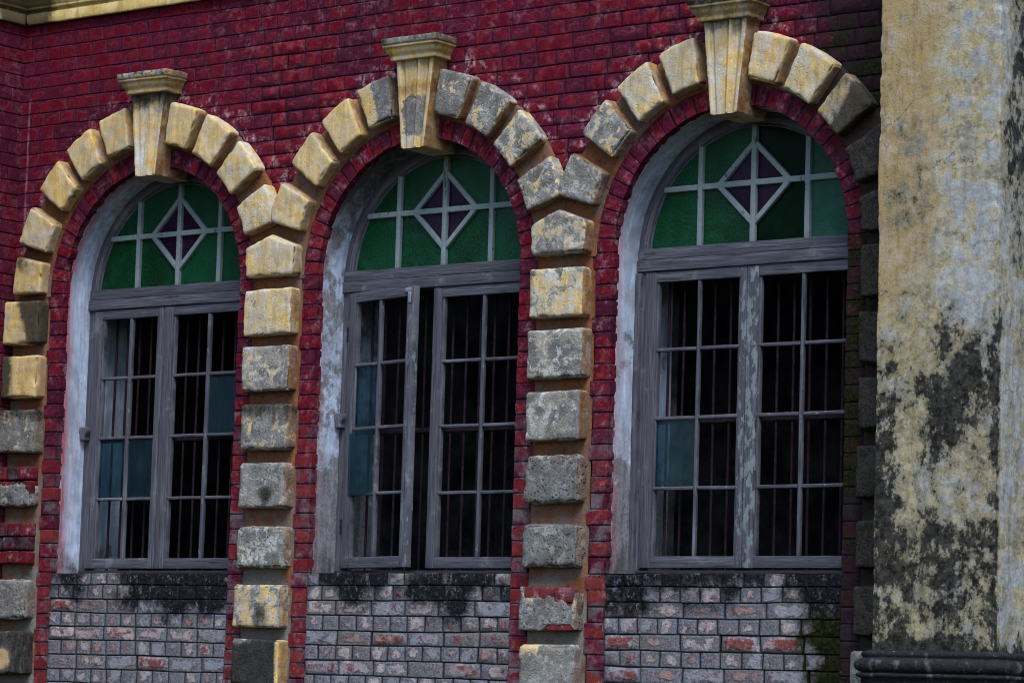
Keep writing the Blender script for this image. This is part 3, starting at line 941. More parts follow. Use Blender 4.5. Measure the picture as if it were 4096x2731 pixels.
def keystone(w, parent):
    o = OFF[w]
    c = o + CX + .033
    zb, zt = (2.262, 2.262, 2.268)[w], 2.757
    hb, ht = .079, .134
    D = abs(YK) + -.07
    W, H = .2, zt - zb
    P, F, n = rounded_box(W, D, H, .006, .0046, 3, False)
    u, v = P[:, 0] / W, P[:, 2] / H
    hw = hb + (ht - hb) * v
    # the right return runs back a little wider, like the splayed block it is
    V = np.stack([c + (2 * u - 1) * hw, YK + P[:, 1], zb + P[:, 2]], 1)
    front = sst(.5, .9, -n[:, 1])
    def groove(c0, wd): return np.exp(-((u - c0) / wd) ** 2)
    fl = .028 * groove(.150, .028) + .030 * groove(.835, .030) + .012 * (sst(.15, .18, u) - sst(.81, .84, u)) - .020 * groove(.62, .038) + .022 * groove(.545, .026)
    V[:, 1] += front * fl
    d = .0016 * fbm(V * 12 + w * 5, 4) + .0012 * fbm(V * 50, 3)
    ch = (1 - np.max(np.abs(n), axis=1))
    d = d - sst(.03, .3, ch) * np.maximum(fbm(V * 25 + w, 3) - .1, 0) * .02
    if w == 0:
        d = d - front * .007 * sst(.06, .12, fbm(V * np.array([9, 1, 3.]) + 3, 3)) * sst(.2, .35, u) * sst(.8, .6, u)
    V = V + n * d[:, None]
    K = KLOOK[w]
    A = {k: np.full(len(V), a) for k, a in K.items()}
    side = sst(.5, .9, n[:, 0])
    A['brown'] = .06 + .94 * side + .7 * sst(.6, .9, -n[:, 0])
    A['erode'] = np.zeros(len(V)); A['moss'] = .05 + .35 * sst(.5, .9, -n[:, 2])
    A['black'] = A['black'] + .22 * sst(.72, 1., v)
    if w == 1:
        g = sst(.66, .46, v + .05 * fbm(V * 18, 3)) * sst(.06, .22, v + .05 * fbm(V * 16 + 4, 3)) * sst(.96, .74, u + .08 * fbm(V * 20 + 8, 3)) * sst(.02, .22, u + .06 * fbm(V * 20 + 5, 3))
        A['paint'] = A['paint'] + .22 - 1.15 * g
        A['pale'] = A['pale'] + .6 * sst(.2, .08, v) * sst(.7, .5, u)
        A['brown'] = A['brown'] + .75 * np.exp(-((v - .66 - .05 * fbm(V * 15, 3)) / .07) ** 2)
    if w == 0:
        A['pale'] = A['pale'] + .3 * sst(.55, .35, v)
        A['black'] = A['black'] + .25 * sst(.55, .9, v)
    mb = MB()
    mb.add(V, F, **A)
    ks = mb.build('keystone', M['stone'], parent, (c, YK, zb))
    # cap: fillet, cyma, fascia
    mb = MB()
    x0, x1, yb = c - ht - .004, c + ht + .004, YW + .02
    y1 = YK - .004
    zc = zt - .012
    am = .0075 if w == 0 else .0025
    prof = [(-.10, zc + .001), (.0, zc), (.016, zc + .001), (.018, zc + .010), (.017, zc + .022), (.020, zc + .028), (.034, zc + .046), (.040, zc + .066), (.050, zc + .070), (.051, zc + .080),
            (.047, zc + .083), (.056, zc + .086), (.057, zc + .116), (.052, zc + .120), (-.10, zc + .122)]
    pr = []
    for (a, b), (a2, b2) in zip(prof[:-1], prof[1:]):
        for t in (0, .5):
            pr.append((a + (a2 - a) * t, b + (b2 - b) * t))
    pr.append(prof[-1])
    gk = dict(paint=lambda q: (.80, .93, .80)[w] - (.3, .75, .5)[w] * sst(zc + .080, zc + .090, q[:, 2]), pale=lambda q: np.clip(.4 + .5 * sst(zc + .08, zc + .10, q[:, 2]), 0, 1), brown=lambda q: .12 + .45 * sst(x1 - .01, x1 + .02, q[:, 0]),
              black=lambda q: np.clip((.42, .22, .62)[w] + .45 * sst(zc + .084, zc + .10, q[:, 2]) * (.5, 1, .6)[w], 0, 1), moss=lambda q: (.1, .12, .34)[w] + .22 * sst(zc + .03, zc, q[:, 2]), erode=(.5, 0, .1)[w])
    sweep(mb, [(x0, yb), (x0, y1), (x1, y1), (x1, yb)], pr, .016, w * 13, am, gk)
    mb.build('keystone_cap', M['stone'], ks, (c, YK, zt))

AL = ['smallest arch of tan yellow blocks round the window farthest from the column',
      'half bare arch of yellow and grey blocks round the middle window',
      'pale yellow arch of blocks beside the tall stained column']
for w, o in enumerate(OFF):
    A = thing('stone_arch', AL[w], 'stone arch', (o + CX, YW, ZS), 'rusticated stone arches over the windows')
    for side in (-1, 1):
        looks = LOOK[(w, side)]
        for k, (a0, a1) in enumerate(ANG):
            cl = None
            if k == 3 and not (w == 0 and side < 0) and not (w == 2 and side > 0):
                cl = (1.0 if w != 1 or side < 0 else 1.0085) - .002
                if w == 2 and side < 0:
                    cl = 1.0085 - .002
            p, b, pl, br, er = looks[k]
            f = vous_map(o, -a1, -a0, clamp=cl) if side < 0 else vous_map(o, a0, a1, clamp=cl)
            ex = None
            if (w, side, k) == (1, -1, 0): ex = run_extra('half_bare')
            if (w, side) == (2, 1) and k == 2: ex = run_extra('right_dark')
            if (w, side, k) == (0, -1, 3): ex = run_extra('streaks')
            W = .952 * math.radians(a1 - a0)
            ob = stone('voussoir', A, f, W, .247, 3.7 * k + 11 * w + 40 * (side > 0), p, b, pl, br, er, extra=ex, step=.0125)
        if w == 0 and side < 0:
            p, b, pl, br, er = looks[4]
            stone('voussoir', A, vous_map(o, -90, -77.2, .828, 1.06), .21, .235, 77, p, b, pl, br, er, extra=run_extra('streaks'))
    mb = MB()
    for side in (-1, 1):
        cl = None
        if not (w == 0 and side < 0) and not (w == 2 and side > 0):
            cl = 1.0 if (w == 0 or (w == 1 and side < 0)) else 1.0085
            cl -= .001
        arc_band(mb, o, side, cl)
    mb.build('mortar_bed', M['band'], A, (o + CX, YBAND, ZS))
    keystone(w, A)

# piers of square blocks ---------------------------------------------------------------
PL = ['stone block pier at the inner wall corner with red bricks laid bare',
      'block pier between the two farther windows ending in a blackened block',
      'block pier with deeply pitted grey blocks and one showing bricks',
      'soot dark mossy block pier half hidden behind the stained column']
# (paint, black, pale, brown, erode, extra)
PLOOK = [
    [(.95, .42, .3, .6, 0, 'right_dark'), (.85, .42, .35, .5, .05, 'left_dark'), (.30, .42, .25, .3, .25, 'drips'), None, None, (.10, .42, .3, .2, .6, None), (.25, .80, .2, .3, .15, 'tan_patch'), (.2, .8, .2, .3, .2, None)],
    [(.66, .14, .75, .8, .1, None), (.40, .16, .9, .9, .12, None), (.36, .46, .45, .6, .15, 'drips'), (.30, .32, .6, .5, .2, 'spot'), (.34, .18, 1., .4, .55, None), (.50, .34, .55, .5, .15, 'spot'), (.12, .95, .45, .7, .1, 'pale_top'), (.12, .9, .3, .5, .1, None)],
    [(.56, .22, .85, .85, .1, None), (.30, .06, 1., .8, .08, None), (.22, .06, 1., .9, .08, None), (.08, .18, .35, .4, 1., None), (.12, .16, .45, .4, 1., None), (.30, .20, .4, .4, .45, None), (.22, .18, .5, .3, .2, 'top_yel'), (.2, .3, .4, .3, .2, None)],
    [(.25, 1.06, .2, .2, .15, None)] * 5 + [(.40, .94, .3, .25, .1, None), (.05, .10, .3, .05, .05, None), (.05, .3, .3, .05, .05, None)],
]
XW4 = PIERS[3]
for p, pc in enumerate(PIERS):
    dz = .028 if p == 0 else 0.0
    T = thing('stone_pier', PL[p], 'stone pier', (pc, YW, ZBOT), 'rusticated stone piers between the windows')
    x0, x1 = pc - .178, pc + .178
    if p == 0:
        x0, x1 = XWING + .004, -.108
    mb = MB()
    band_slab(mb, x0 - (.0 if p == 0 else .014), x1 + .012, ZBOT, 1.70, YBAND + .004, p * 3)
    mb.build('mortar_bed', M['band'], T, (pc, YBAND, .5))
    if p in (1, 2, 3):
        f = lambda u, v: (pc + (u - .5) * (.352 + .026 * v), 1.626 + v * (.166 + .068 * (1 - np.abs(2 * u - 1))))
        look = [None, (.90, .10, .7, .7, .05, None), (.42, .22, .75, .85, .2, None), (.30, 1.05, .2, .2, .15, None)][p]
        stone('peaked_block', T, f, .36, .20, 200 + p, look[0], look[1], look[2], look[3], look[4], step=.0125)
    for k, (za, zb) in enumerate(BLOCKS):
        L = PLOOK[p][k]
        if L is None:
            continue
        ddz = dz + rng.uniform(-.004, .004)
        xa, xb = x0 + rng.uniform(-.006, .006) * (p > 0), x1 + rng.uniform(-.005, .005)
        if p == 2 and k == 5:
            # the render has fallen away at the top and right: brick core shows
            def hole(u, v, A, n):
                A['erode'] = A['erode'] + .3
            zc = zb
            def fm5(u, v, xa=xa, xb=xb, za=za, zc=zc):
                top = zc - .075 * sst(.0, .10, u) * sst(1.0, .93, u) * (.9 + .5 * fbm(np.stack([u * 9, 0 * u, 0 * u + 3], -1), 3)) * 1.0 - .03 * sst(.70, .85, u)
                lo = za + .030 * sst(.42, .55, u) * sst(1.0, .92, u)
                return xa + (xb - xa) * u, lo + (top - lo) * v
            stone('stone_block', T, fm5, xb - xa, zb - za, 300 + p * 20 + k, *L[:5], extra=hole, r=.012)
            for bx0, bx1, bz0, bz1 in ((xa + .03, xa + .125, zb - .088, zb - .008), (xa + .135, xa + .215, zb - .088, zb - .010), (xa + .225, xa + .325, zb - .088, zb - .012), (xa + .30, xb - .012, za + .055, zb - .095), (xa + .18, xb - .02, za + .002, za + .050)):
                mbb = MB()
                Pb, Fb, nb = rounded_box(bx1 - bx0, .07, bz1 - bz0, .007, .013, 3)
                Vb = Pb + np.array([bx0, YB + .006, bz0])
                Vb = Vb + nb * (.003 * fbm(Vb * 22, 4))[:, None]
                mbb.add(Vb, Fb, ed=.02, rnd=rng.random(), worn=.9, grime=.1, eff=.5, moss=.0)
                mbb.build('exposed_brick', M['red'], T, Vb.mean(0))
            continue
        if p == 3 and k == 6:
            xa -= .012
        stone('stone_block', T, rect_map(xa, xb, za + ddz, zb + ddz, rng.uniform(-.006, .006)), xb - xa, zb - za, 300 + p * 20 + k, L[0], L[1], L[2], L[3], L[4], extra=run_extra(L[5]) if L[5] else None,
              r=.012 + .012 * rng.random(), moss=.10 + (.38 if p == 3 else 0))
    if p == 0:
        # two lost blocks: loose brick core and a scab of cement
        rows = [(.600, .525, 0), (.515, .440, 1), (.265, .188, 1), (.183, .108, 0), (.102, .030, 1)]
        for zt, zb, od in rows:
            xs = [XWING + .006, -.335 + .04 * od, -.235 + .04 * od, x1 - .008] if zt > .4 or od else [XWING + .006, -.345, x1 - .01]
            for xa, xb in zip(xs[:-1], xs[1:]):
                mbb = MB()
                Pb, Fb, nb = rounded_box(xb - xa - .010, .075, zt - zb, .008, .013, 3)
                Vb = Pb + np.array([xa + .005, YB + .012 + rng.uniform(-.006, .006), zb + rng.uniform(-.003, .003)])
                Vb = Vb + nb * (.004 * fbm(Vb * 20, 4))[:, None]
                mbb.add(Vb, Fb, ed=.02, rnd=rng.random(), worn=.15 + .4 * rng.random(), grime=.55 + .35 * rng.random(), eff=.55, moss=.0)
                mbb.build('exposed_brick', M['red'], T, Vb.mean(0))
        stone('stone_block', T, rect_map(XWING + .004, x1 - .004, .362, .505), .30, .145, 777, .05, .40, .6, .2, 1., y0=YB + .004, r=.018)

# ------------------------------------------------------------------ side wing and cornice
wing = thing('brick_wall', 'crimson brick side wall turning forward at the corner under the cornice', 'wall', (XWING, -1.2, ZBOT))
mb = MB()
def wing_map(U, V, Hh):
    wz, wx = wob(U, V, 90.)
    n = .002 * fbm(np.stack([U * 9, V * 9, np.full_like(U, 90.)], -1), 3)
    return np.stack([XWING + Hh + n, -U + wx, V + wz], -1)
z, row = 3.214 + COURSE * 9, 0
while z > ZBOT + .05:
    bl = .1225 if row % 2 else .245
    y = -YW - .025
    first = True
    while y < 2.2:
        L = bl * (1 + .1 * (rng.random() - .5))
        if first and row % 2 == 0:
            L *= .75
        y1 = min(y + L, 2.2)
        brick(mb, y, y1, z - COURSE, z, wing_map, .05, .006, None, worn=.25 * rng.random(), grime=lambda q: .22 + .3 * sst(-.35, -.24, q[:, 1]) * sst(3.3, 2.6, q[:, 2]), eff=.12, moss=.0)
        y = y1
        first = False
    z -= COURSE
    row += 1
mb.build('brickwork', M['red'], wing, (XWING, -1.2, 1.6))
mb = MB()
P, F, _ = rounded_box(.3, 2.2 + YW + .03, 6.2, .02, .5, 2)
mb.add(P + np.array([XWING - .312, -2.215, ZBOT]), F, grime=.3, ed=1., rnd=.4, worn=.2, eff=.1, moss=0.)
mb.build('wall_core', M['red'], wing, (XWING - .3, -1.2, 0))

corn = thing('cornice', 'yellow moulded cornice along the wall top, black stained at the corner', 'cornice', (XWING, YW, 3.28))
def corn_black(q):
    d = np.hypot(q[:, 0] - XWING, q[:, 1] - YW)
    return np.clip(.12 + .75 * sst(.42, .10, d + .10 * fbm(q * 8, 3)) + .25 * sst(3.35, 3.42, q[:, 2]), 0, 1)
cb = 3.278
fas = [(-.02, cb + .010), (.016, cb + .004), (.020, cb), (.034, cb), (.038, cb + .006), (.036, cb + .030), (.038, cb + .060), (.034, cb + .066)]
cyma = [(.024, cb + .067), (.022, cb + .078), (.034, cb + .084), (.046, cb + .088), (.049, cb + .096), (.046, cb + .103), (.052, cb + .108), (.060, cb + .122), (.070, cb + .146), (.082, cb + .165), (.090, cb + .172), (.093, cb + .176),
        (.094, cb + .215), (.090, cb + .222), (.110, cb + .24), (.112, cb + .30), (-.1, cb + .33)]
for nm, pr in (('fascia', fas), ('moulding', cyma)):
    mb = MB()
    sweep(mb, [(XWING, -2.2), (XWING, YW), (6.6, YW)], pr, .03, 5, .0028, dict(black=corn_black), flip=True)
    o_ = mb.build(nm, M['cornice'], corn, (XWING, YW, cb))

# ------------------------------------------------------------------ the column
YC, XC0, XC1 = -.60, 5.826, 6.476
cm = thing('column', 'massive square column of yellow plaster blotched with black algae', 'column', (XC0 + .3, YC, ZBOT))
zs_ = np.linspace(-.42, 4.1, 330)
pl, ss_ = [], []
def seg(a, b, n, end=False):
    t = np.linspace(0, 1, n + 1)[: None if end else -1]
    return [np.array(a) + (np.array(b) - np.array(a)) * k for k in t]
rc = .012
arcp = lambda cx, cy, a0, a1: [np.array([cx + rc * math.cos(a), cy + rc * math.sin(a)]) for a in np.linspace(a0, a1, 6)]
pth = seg((XC0, YW + .02), (XC0, YC + rc), 12) + arcp(XC0 + rc, YC + rc, math.pi, 1.5 * math.pi) + seg((XC0 + rc + .004, YC), (XC1 - rc - .004, YC), 42, True) + arcp(XC1 - rc, YC + rc, 1.5 * math.pi, 2 * math.pi) + seg((XC1, YC + rc + .004), (XC1, 1.2), 60, True)
pth = np.array(pth)
tan_ = np.gradient(pth, axis=0)
tan_ /= np.linalg.norm(tan_, axis=1, keepdims=True)
nrm_ = np.stack([tan_[:, 1], -tan_[:, 0]], 1)
PX, PZ = np.meshgrid(np.arange(len(pth)), zs_, indexing='ij')
Vc = np.concatenate([pth[PX], PZ[..., None]], -1)
dsp = .005 * fbm(Vc * 2.1, 3) + .0028 * fbm(Vc * 9, 4) + .0012 * fbm(Vc * 34, 3)
edgec = np.minimum(np.abs(Vc[..., 0] - XC0), np.abs(Vc[..., 0] - XC1)) < .03
dsp = dsp - np.where((Vc[..., 1] < YC + .03) & edgec, np.maximum(fbm(Vc * 15, 3) - .05, 0) * .022, 0)
dsp = dsp + .010 * sst(1.62, 1.50, Vc[..., 2] + .12 * fbm(Vc * 3, 2)) * sst(XC0 + .34, XC0 + .10, Vc[..., 0]) * -0.6
Vc[..., :2] += nrm_[PX] * dsp[..., None]
q = Vc.reshape(-1, 3)
s = np.clip((q[:, 0] - XC0) / (XC1 - XC0), 0, 1)
zq = q[:, 2]
onside = sst(XC1 - .02, XC1 - .002, q[:, 0]) * (q[:, 1] > YC + .02)
wv = .16 * fbm(q * 2.6, 3)
def blob(cs, cz, ws, wz): return np.exp(-(((s + wv * .6 - cs) / ws) ** 2 + ((zq + wv - cz) / wz) ** 2))
blk = .26 + .40 * sst(1.30, .75, zq + wv + .10 * s - .05) + .10 * sst(.35, -.3, zq)
blk = blk + .30 * blob(.70, .92, .26, .22) + .24 * blob(.62, .70, .18, .30) + .34 * blob(.08, .45, .12, .5) + .30 * blob(.98, .98, .10, .30) + .25 * blob(.45, .10, .5, .2)
blk = blk + .34 * blob(.28, 2.03, .14, .10) + .30 * blob(.40, 1.95, .12, .08) + .40 * blob(.22, 1.68, .22, .14) + .2 * blob(.42, 1.55, .2, .1)
blk = blk - .22 * blob(.62, .38, .22, .16) - .24 * blob(.35, .62, .12, .25) - .18 * blob(.80, .55, .12, .15)
blk = blk + .20 * np.exp(-((1 - s) / .03) ** 2) * (1 - onside)
blk = np.where(onside > .5, .36 + .30 * sst(.5, .9, fbm(q * np.array([3, 3, 1.2]) + 2, 3) + .5) + .30 * sst(YC + .04, YC + .14, q[:, 1]) * sst(1.5, 2.2, zq) + .06, blk)
blk = blk + .3 * sst(-.30, -.40, zq)
pal = .22 + .50 * sst(.42, .62, s + wv * .5) + .5 * sst(1.75, 1.45, zq + .9 * (.5 - s)) * sst(.9, 1.3, zq) + .45 * onside
tn = sst(.62, .40, s + wv * .5) * sst(1.05, 1.5, zq - .55 * (s - .3)) * (1 - onside)
mb = MB()
mb.add(q, grid_faces(len(pth), len(zs_)), black=np.clip(blk, 0, 1.05), pale=np.clip(pal, 0, 1), tan=np.clip(tn, 0, 1))
mb.build('shaft', M['column'], cm, (XC0 + .3, YC, 0))
prof = [(-.01, -.395), (.014, -.402), (.024, -.405), (.030, -.411), (.030, -.421), (.027, -.428), (.025, -.431), (.026, -.435), (.034, -.439), (.043, -.446), (.050, -.456), (.053, -.468), (.051, -.480), (.046, -.490), (.038, -.497),
        (.028, -.499), (.028, -.503), (.042, -.506), (.046, -.511), (.045, -.520), (.036, -.526), (.028, -.530), (.027, -.60), (.027, -.75), (.06, -.78), (.06, -1.2), (.06, -2.3)]
mb = MB()
sweep(mb, [(XC0, YW), (XC0, YC), (XC1, YC), (XC1, 1.2)], prof, .02, 71, .0058)
mb.build('base_moulding', M['base'], cm, (XC0 + .3, YC, -.5))

# ------------------------------------------------------------------ windows
WL = ['smallest window, farthest from the column, two dusty panes side by side in its left leaf',
      'middle arched window with its left casement leaf standing ajar',
      'largest arched window beside the column, lichen on its centre stile']
PANES = {0: [('L', 0, 2), ('L', 1, 2), ('R', 1, 1)], 1: [('L', 0, 1), ('L', 0, 2)], 2: [('L', 0, 2)]}
GEO = {0: dict(L=(.060, .626, .065, .278, .316, .522), R=(.630, 1.360, .074, .338, .374, .650)),
       1: dict(L=(.055, .645, .060, .262, .297, .530), R=(.663, 1.360, .058, .328, .361, .630)),
       2: dict(L=(.062, .692, .068, .318, .347, .590), R=(.696, 1.360, .066, .313, .344, .600))}
ROWS = [(1.137, 1.490), (.782, 1.137), (.420, .782), (.070, .420)]

def clip(poly, a, b, c):
    """keep a*x + b*z <= c"""
    out = []
    for i in range(len(poly)):
        p, q = poly[i], poly[(i + 1) % len(poly)]
        dp, dq = a * p[0] + b * p[1] - c, a * q[0] + b * q[1] - c
        if dp <= 0:
            out.append(p)
        if dp * dq < 0:
            t = dp / (dp - dq)
            out.append((p[0] + (q[0] - p[0]) * t, p[1] + (q[1] - p[1]) * t))
    return out

def pane(name, mat, parent, poly, y, th=.004, tilt=(0, 0), base=None):
    if len(poly) < 3:
        return
    P = np.array(poly)
    c = P.mean(0)
    yy = y + (P - c) @ np.array(tilt)
    n = len(P)
    V = np.concatenate([np.stack([P[:, 0], yy, P[:, 1]], 1), np.stack([P[:, 0], yy + th, P[:, 1]], 1)])
    F = [tuple(range(n)), tuple(range(2 * n - 1, n - 1, -1))] + [(i, i + n, (i + 1) % n + n, (i + 1) % n) for i in range(n)]
    mb = MB()
    mb.add(V, F)
    return mb.build(name, mat, parent, (c[0], y, c[1]) if base is None else base, smooth=False)

def sash(win, o, w, key, angle):
    x0, x1, st, m0, m1, e = GEO[w][key]
    W = x1 - x0
    root = MB()
    sd = 10 * w + (5 if key == 'R' else 0)
    z0, z1 = .012, 1.544
    y0, y1 = -.012, .028
    L = dict(pt=0.0)
    beam(root, (st / 2, z0), (st / 2, z1), st, y0, y1, seed=sd + 1, pt=(.05, .25, .58)[w] if key == 'R' else .0)
    rw = W - e
    beam(root, (W - rw / 2, z0), (W - rw / 2, z1), rw, y0 + .0006, y1, seed=sd + 2, pt=(.25, .48, .50)[w] if key == 'L' else 0.)
    beam(root, (st - .002, z1 - .027), (e + .002, z1 - .027), .054, y0 + .0022, y1 - .002, seed=sd + 3, pt=.25 if (w == 1 and key == 'L') else 0.)
    beam(root, (st - .002, z0 + .030), (e + .002, z0 + .030), .060, y0 + .0022, y1 - .002, seed=sd + 4, pt=.15)
    # glazing beads just inside the stiles
    for xx in (st + .006, e - .006):
        beam(root, (xx, .072), (xx, 1.49), .013, y0 + .010, y1 - .003, .002, seed=sd + 31, pt=.2, step=.08)
    org = np.array((o + x0, 0, 0.))
    S = bpy.data.objects.new('casement_leaf', None)
    def bl(m, name, mat, parent):
        ob = m.build(name, mat, None, None)
        ob.parent = parent
        ob.location = (0, 0, 0)
        return ob
    body = bl(root, 'casement_leaf', M['wood'], win)
    body.location = org - PLOC[win.name]
    if angle:
        body.rotation_euler = (0, 0, -angle)
    mm = MB()
    beam(mm, ((m0 + m1) / 2, .068), ((m0 + m1) / 2, 1.492), m1 - m0 - .010, y0 + .006, y1 - .006, .008, seed=sd + 6, pt=.40)
    k = 0
    for zc in (1.137, .782, .420):
        for a, b in ((st - .001, m0 + .003), (m1 - .003, e + .001)):
            beam(mm, (a, zc), (b, zc), .019, y0 + .0075, y1 - .0065, .006, seed=sd + 8 + k, pt=.40)
            k += 1
    bl(mm, 'glazing_bar', M['wood'], body)
    for kk, col, row in PANES[w]:
        if kk != key:
            continue
        a, b = ((st - .002, m0 + .005), (m1 - .005, e + .002))[col]
        z_0, z_1 = ROWS[row]
        if w == 1 and row == 2:
            poly = [(a - .007, z_0 - .012), (b, z_0 + .006), (b, z_1 - .004), (a + .03, z_1 - .010), (a - .008, z_1 - .03)]
            yy = -.014
        else:
            poly = [(a, z_0), (b, z_0), (b, z_1 - .006), (a, z_1 - .006)]
            yy = .006
        pg = pane('glass_pane', M['pane'], body, poly, yy, .004, tuple(rng.uniform(-.006, .006, 2)), (0, 0, 0))
        pg.location = (0, 0, 0)
    return body

for w, o in enumerate(OFF):
    win = thing('arched_window', WL[w], 'window', (o + CX, 0, 0), 'arched windows in the red brick wall')
    # fixed frame
    fr = MB()
    fr2 = MB()
    beam(fr, (o + .034, -.012), (o + .034, 1.612), .054, -.002, .085, seed=50 + w, pt=(.10, .05, .0)[w])
    beam(fr2, (o + 1.392, -.012), (o + 1.392, 1.612), .054, -.002, .085, seed=53 + w)
    sl = MB()
    beam(sl, (o + .006, -.012), (o + 1.420, -.012), .026, -.004, .09, seed=56 + w)
    sl.build('window_sill', M['gapshade_wood'], win, (o + CX, 0, -.012))  # near-black timber colour paints in the shade of the gap under the frame
    if w == 2:
        rp = MB()
        beam(rp, (o + .018, -.03), (o + .018, 1.54), .040, -.030, .05, .006, seed=71, wob=.0075, step=.012)
        rp.build('eroded_post', M['wood'], win, (o + .02, 0, .8))
    fr.build('frame_post', M['wood'], win, (o + .03, 0, .8))
    fr2.build('frame_post', M['wood'], win, (o + 1.39, 0, .8))
    tr = MB()
    beam(tr, (o + .004, 1.579), (o + 1.424, 1.576), .060, -.020, .09, seed=60 + w, pt=.0)
    tr.build('transom', M['wood'], win, (o + CX, 0, 1.58))
    # fanlight
    fl = MB()
    beam(fl, (o + .012, 1.640), (o + 1.412, 1.638), .058, -.012, .088, seed=63 + w, pt=.12)
    a = np.linspace(-math.radians(87), math.radians(87), 90)
    for (r0, r1, y0, y1) in ((.648, .708, -.004, .075), (.636, .650, .008, .06)):
        prof = [(r0, y1), (r0, y0 + .003), (r0 + .003, y0), (r1 - .003, y0), (r1, y0 + .003), (r1, y1)]
        A2, K = np.meshgrid(a, np.arange(len(prof)), indexing='ij')
        R, Y = np.array([p[0] for p in prof])[K], np.array([p[1] for p in prof])[K]
        V = np.stack([o + CX + R * np.sin(A2), Y, ZS + R * np.cos(A2)], -1)
        V = V + .0012 * np.stack([fbm(V * 9 + k, 2) for k in range(3)], -1)
        fl.add(V, grid_faces(len(a), len(prof), False), ga=(A2 * .68).ravel(), gb=R.ravel(), gr=.3, pt=.08)
    fan = fl.build('fanlight', M['wood'], win, (o + CX, 0, ZS))
    zh, hx, hz, vx = 1.972, .203, .197, .326
    cc = o + CX
    mm = MB()
    def chord(dx): return ZS + math.sqrt(.645 ** 2 - dx ** 2)
    sd = 70 + w * 10
    yq = (-.008, .034)
    beam(mm, (cc - .552, zh), (cc + .552, zh), .030, yq[0], yq[1], seed=sd, pt=.85)
    beam(mm, (cc, 1.667), (cc, chord(0)), .030, yq[0] - .0012, yq[1] + .001, seed=sd + 1, pt=.85)
    for sx in (-1, 1):
        beam(mm, (cc + sx * vx, 1.667), (cc + sx * vx, chord(vx)), .029, yq[0] - .0009, yq[1] + .0012, seed=sd + 2 + sx, pt=.85)
        for sz in (-1, 1):
            beam(mm, (cc + sx * (hx + .008), zh + sz * .004), (cc + sx * .004, zh + sz * (hz + .010)), .027, yq[0] + .0012 * (1 + .4 * sx), yq[1] - .001, seed=sd + 5 + sx + 2 * sz, pt=.85)
    mm.build('glazing_bar', M['wood'], fan, (cc, 0, zh))
    disk = [(cc + .645 * math.sin(t), ZS + .645 * math.cos(t)) for t in np.linspace(-math.pi, math.pi, 120)[:-1]]
    disk = clip(disk, 0, -1, -1.662)
    for sx in (-1, 1):
        for sz in (-1, 1):
            quad = clip(clip(disk, -sx, 0, -sx * cc), 0, -sz, -sz * zh)
            outer = clip(quad, -sx, 0, -sx * cc - vx)
            inner = clip(quad, sx, 0, sx * cc + vx)
            green = clip(inner, -sx / hx, -sz / hz, -1 - (sx * cc) / hx - (sz * zh) / hz)
            viol = clip(inner, sx / hx, sz / hz, 1 + (sx * cc) / hx + (sz * zh) / hz)
            for pl_, nm, mt in ((outer, 'green_pane', 'teal' if (w == 2 and sx > 0) else 'green'), (green, 'green_pane', 'dgreen' if (w == 2 and sx > 0) else 'green'), (viol, 'violet_pane', 'purple')):
                pane(nm, M[mt], fan, pl_, .014, .004, tuple(rng.uniform(-.012, .012, 2)))
    # leaves
    sash(win, o, w, 'L', math.radians(12.5) if w == 1 else 0.0)
    sash(win, o, w, 'R', 0.0)
    # iron bars behind the leaves
    for k in range(13):
        xb = .140 + .0965 * k
        t = np.linspace(0, 2 * math.pi, 9)[:-1]
        zz = np.linspace(-.02, 1.60, 26)
        T2, Z2 = np.meshgrid(t, zz, indexing='ij')
        bend = .0035 * fbm(np.stack([zz * 1.5, 0 * zz, 0 * zz + k + 20 * w], -1), 2)
        V = np.stack([o + xb + bend[None, :] + .0075 * np.cos(T2), .10 + .0075 * np.sin(T2), Z2], -1).reshape(-1, 3)
        n, m = len(t), len(zz)
        F = [((i % n) * m + j, ((i + 1) % n) * m + j, ((i + 1) % n) * m + j + 1, (i % n) * m + j + 1) for i in range(n) for j in range(m - 1)]
        b = MB()
        b.add(V, F)
        b.build('iron_bar', M['iron'], win, (o + xb, .1, .8))
    b = MB()
    beam(b, (o + .06, .775), (o + 1.36, .775), .028, .088, .094, .002, seed=90 + w)
    b.build('flat_crossbar', M['iron'], win, (o + CX, .09, .775))
    # small fittings the photograph shows
    if w < 2:
        b = MB()
        P, F, n = rounded_box(.062, .05, .080, .005, .012, 2)
        V = P.copy()
        v = V[:, 2] / .080
        V[:, 2] += .0
        V[:, 0] = V[:, 0] * (.62 + .38 * sst(.35, .62, v)) + .0235 * (1 - (.62 + .38 * sst(.35, .62, v)))
        V = V + np.array([o + .006, -.050, (.770, .790)[w]])
        b.add(V, F, ga=P[:, 2], gb=P[:, 0], gr=.4, pt=.2)
        b.build('wooden_cleat', M['wood'], win, (o + .03, -.03, .8))
    if w == 1:
        for zc in (1.27, .20):
            b = MB()
            P, F, n = rounded_box(.012, .012, .085, .004, .02, 2)
            b.add(P + np.array([o + .049, -.018, zc]), F)
            b.build('hinge', M['iron'], win, (o + .055, -.01, zc))
        leaf = [c for c in win.children if c.name.startswith('casement_leaf')][0]
        b = MB()
        P, F, n = rounded_box(.052, .003, .024, .001, .02, 1)
        b.add(P + np.array([.515, -.0165, 1.512]), F)
        P, F, n = rounded_box(.026, .003, .060, .001, .02, 1)
        b.add(P + np.array([.541, -.0166, 1.4518]), F)
        ob = b.build('corner_plate', M['steel'], None, None)
        ob.parent = leaf
        ob.location = (0, 0, 0)

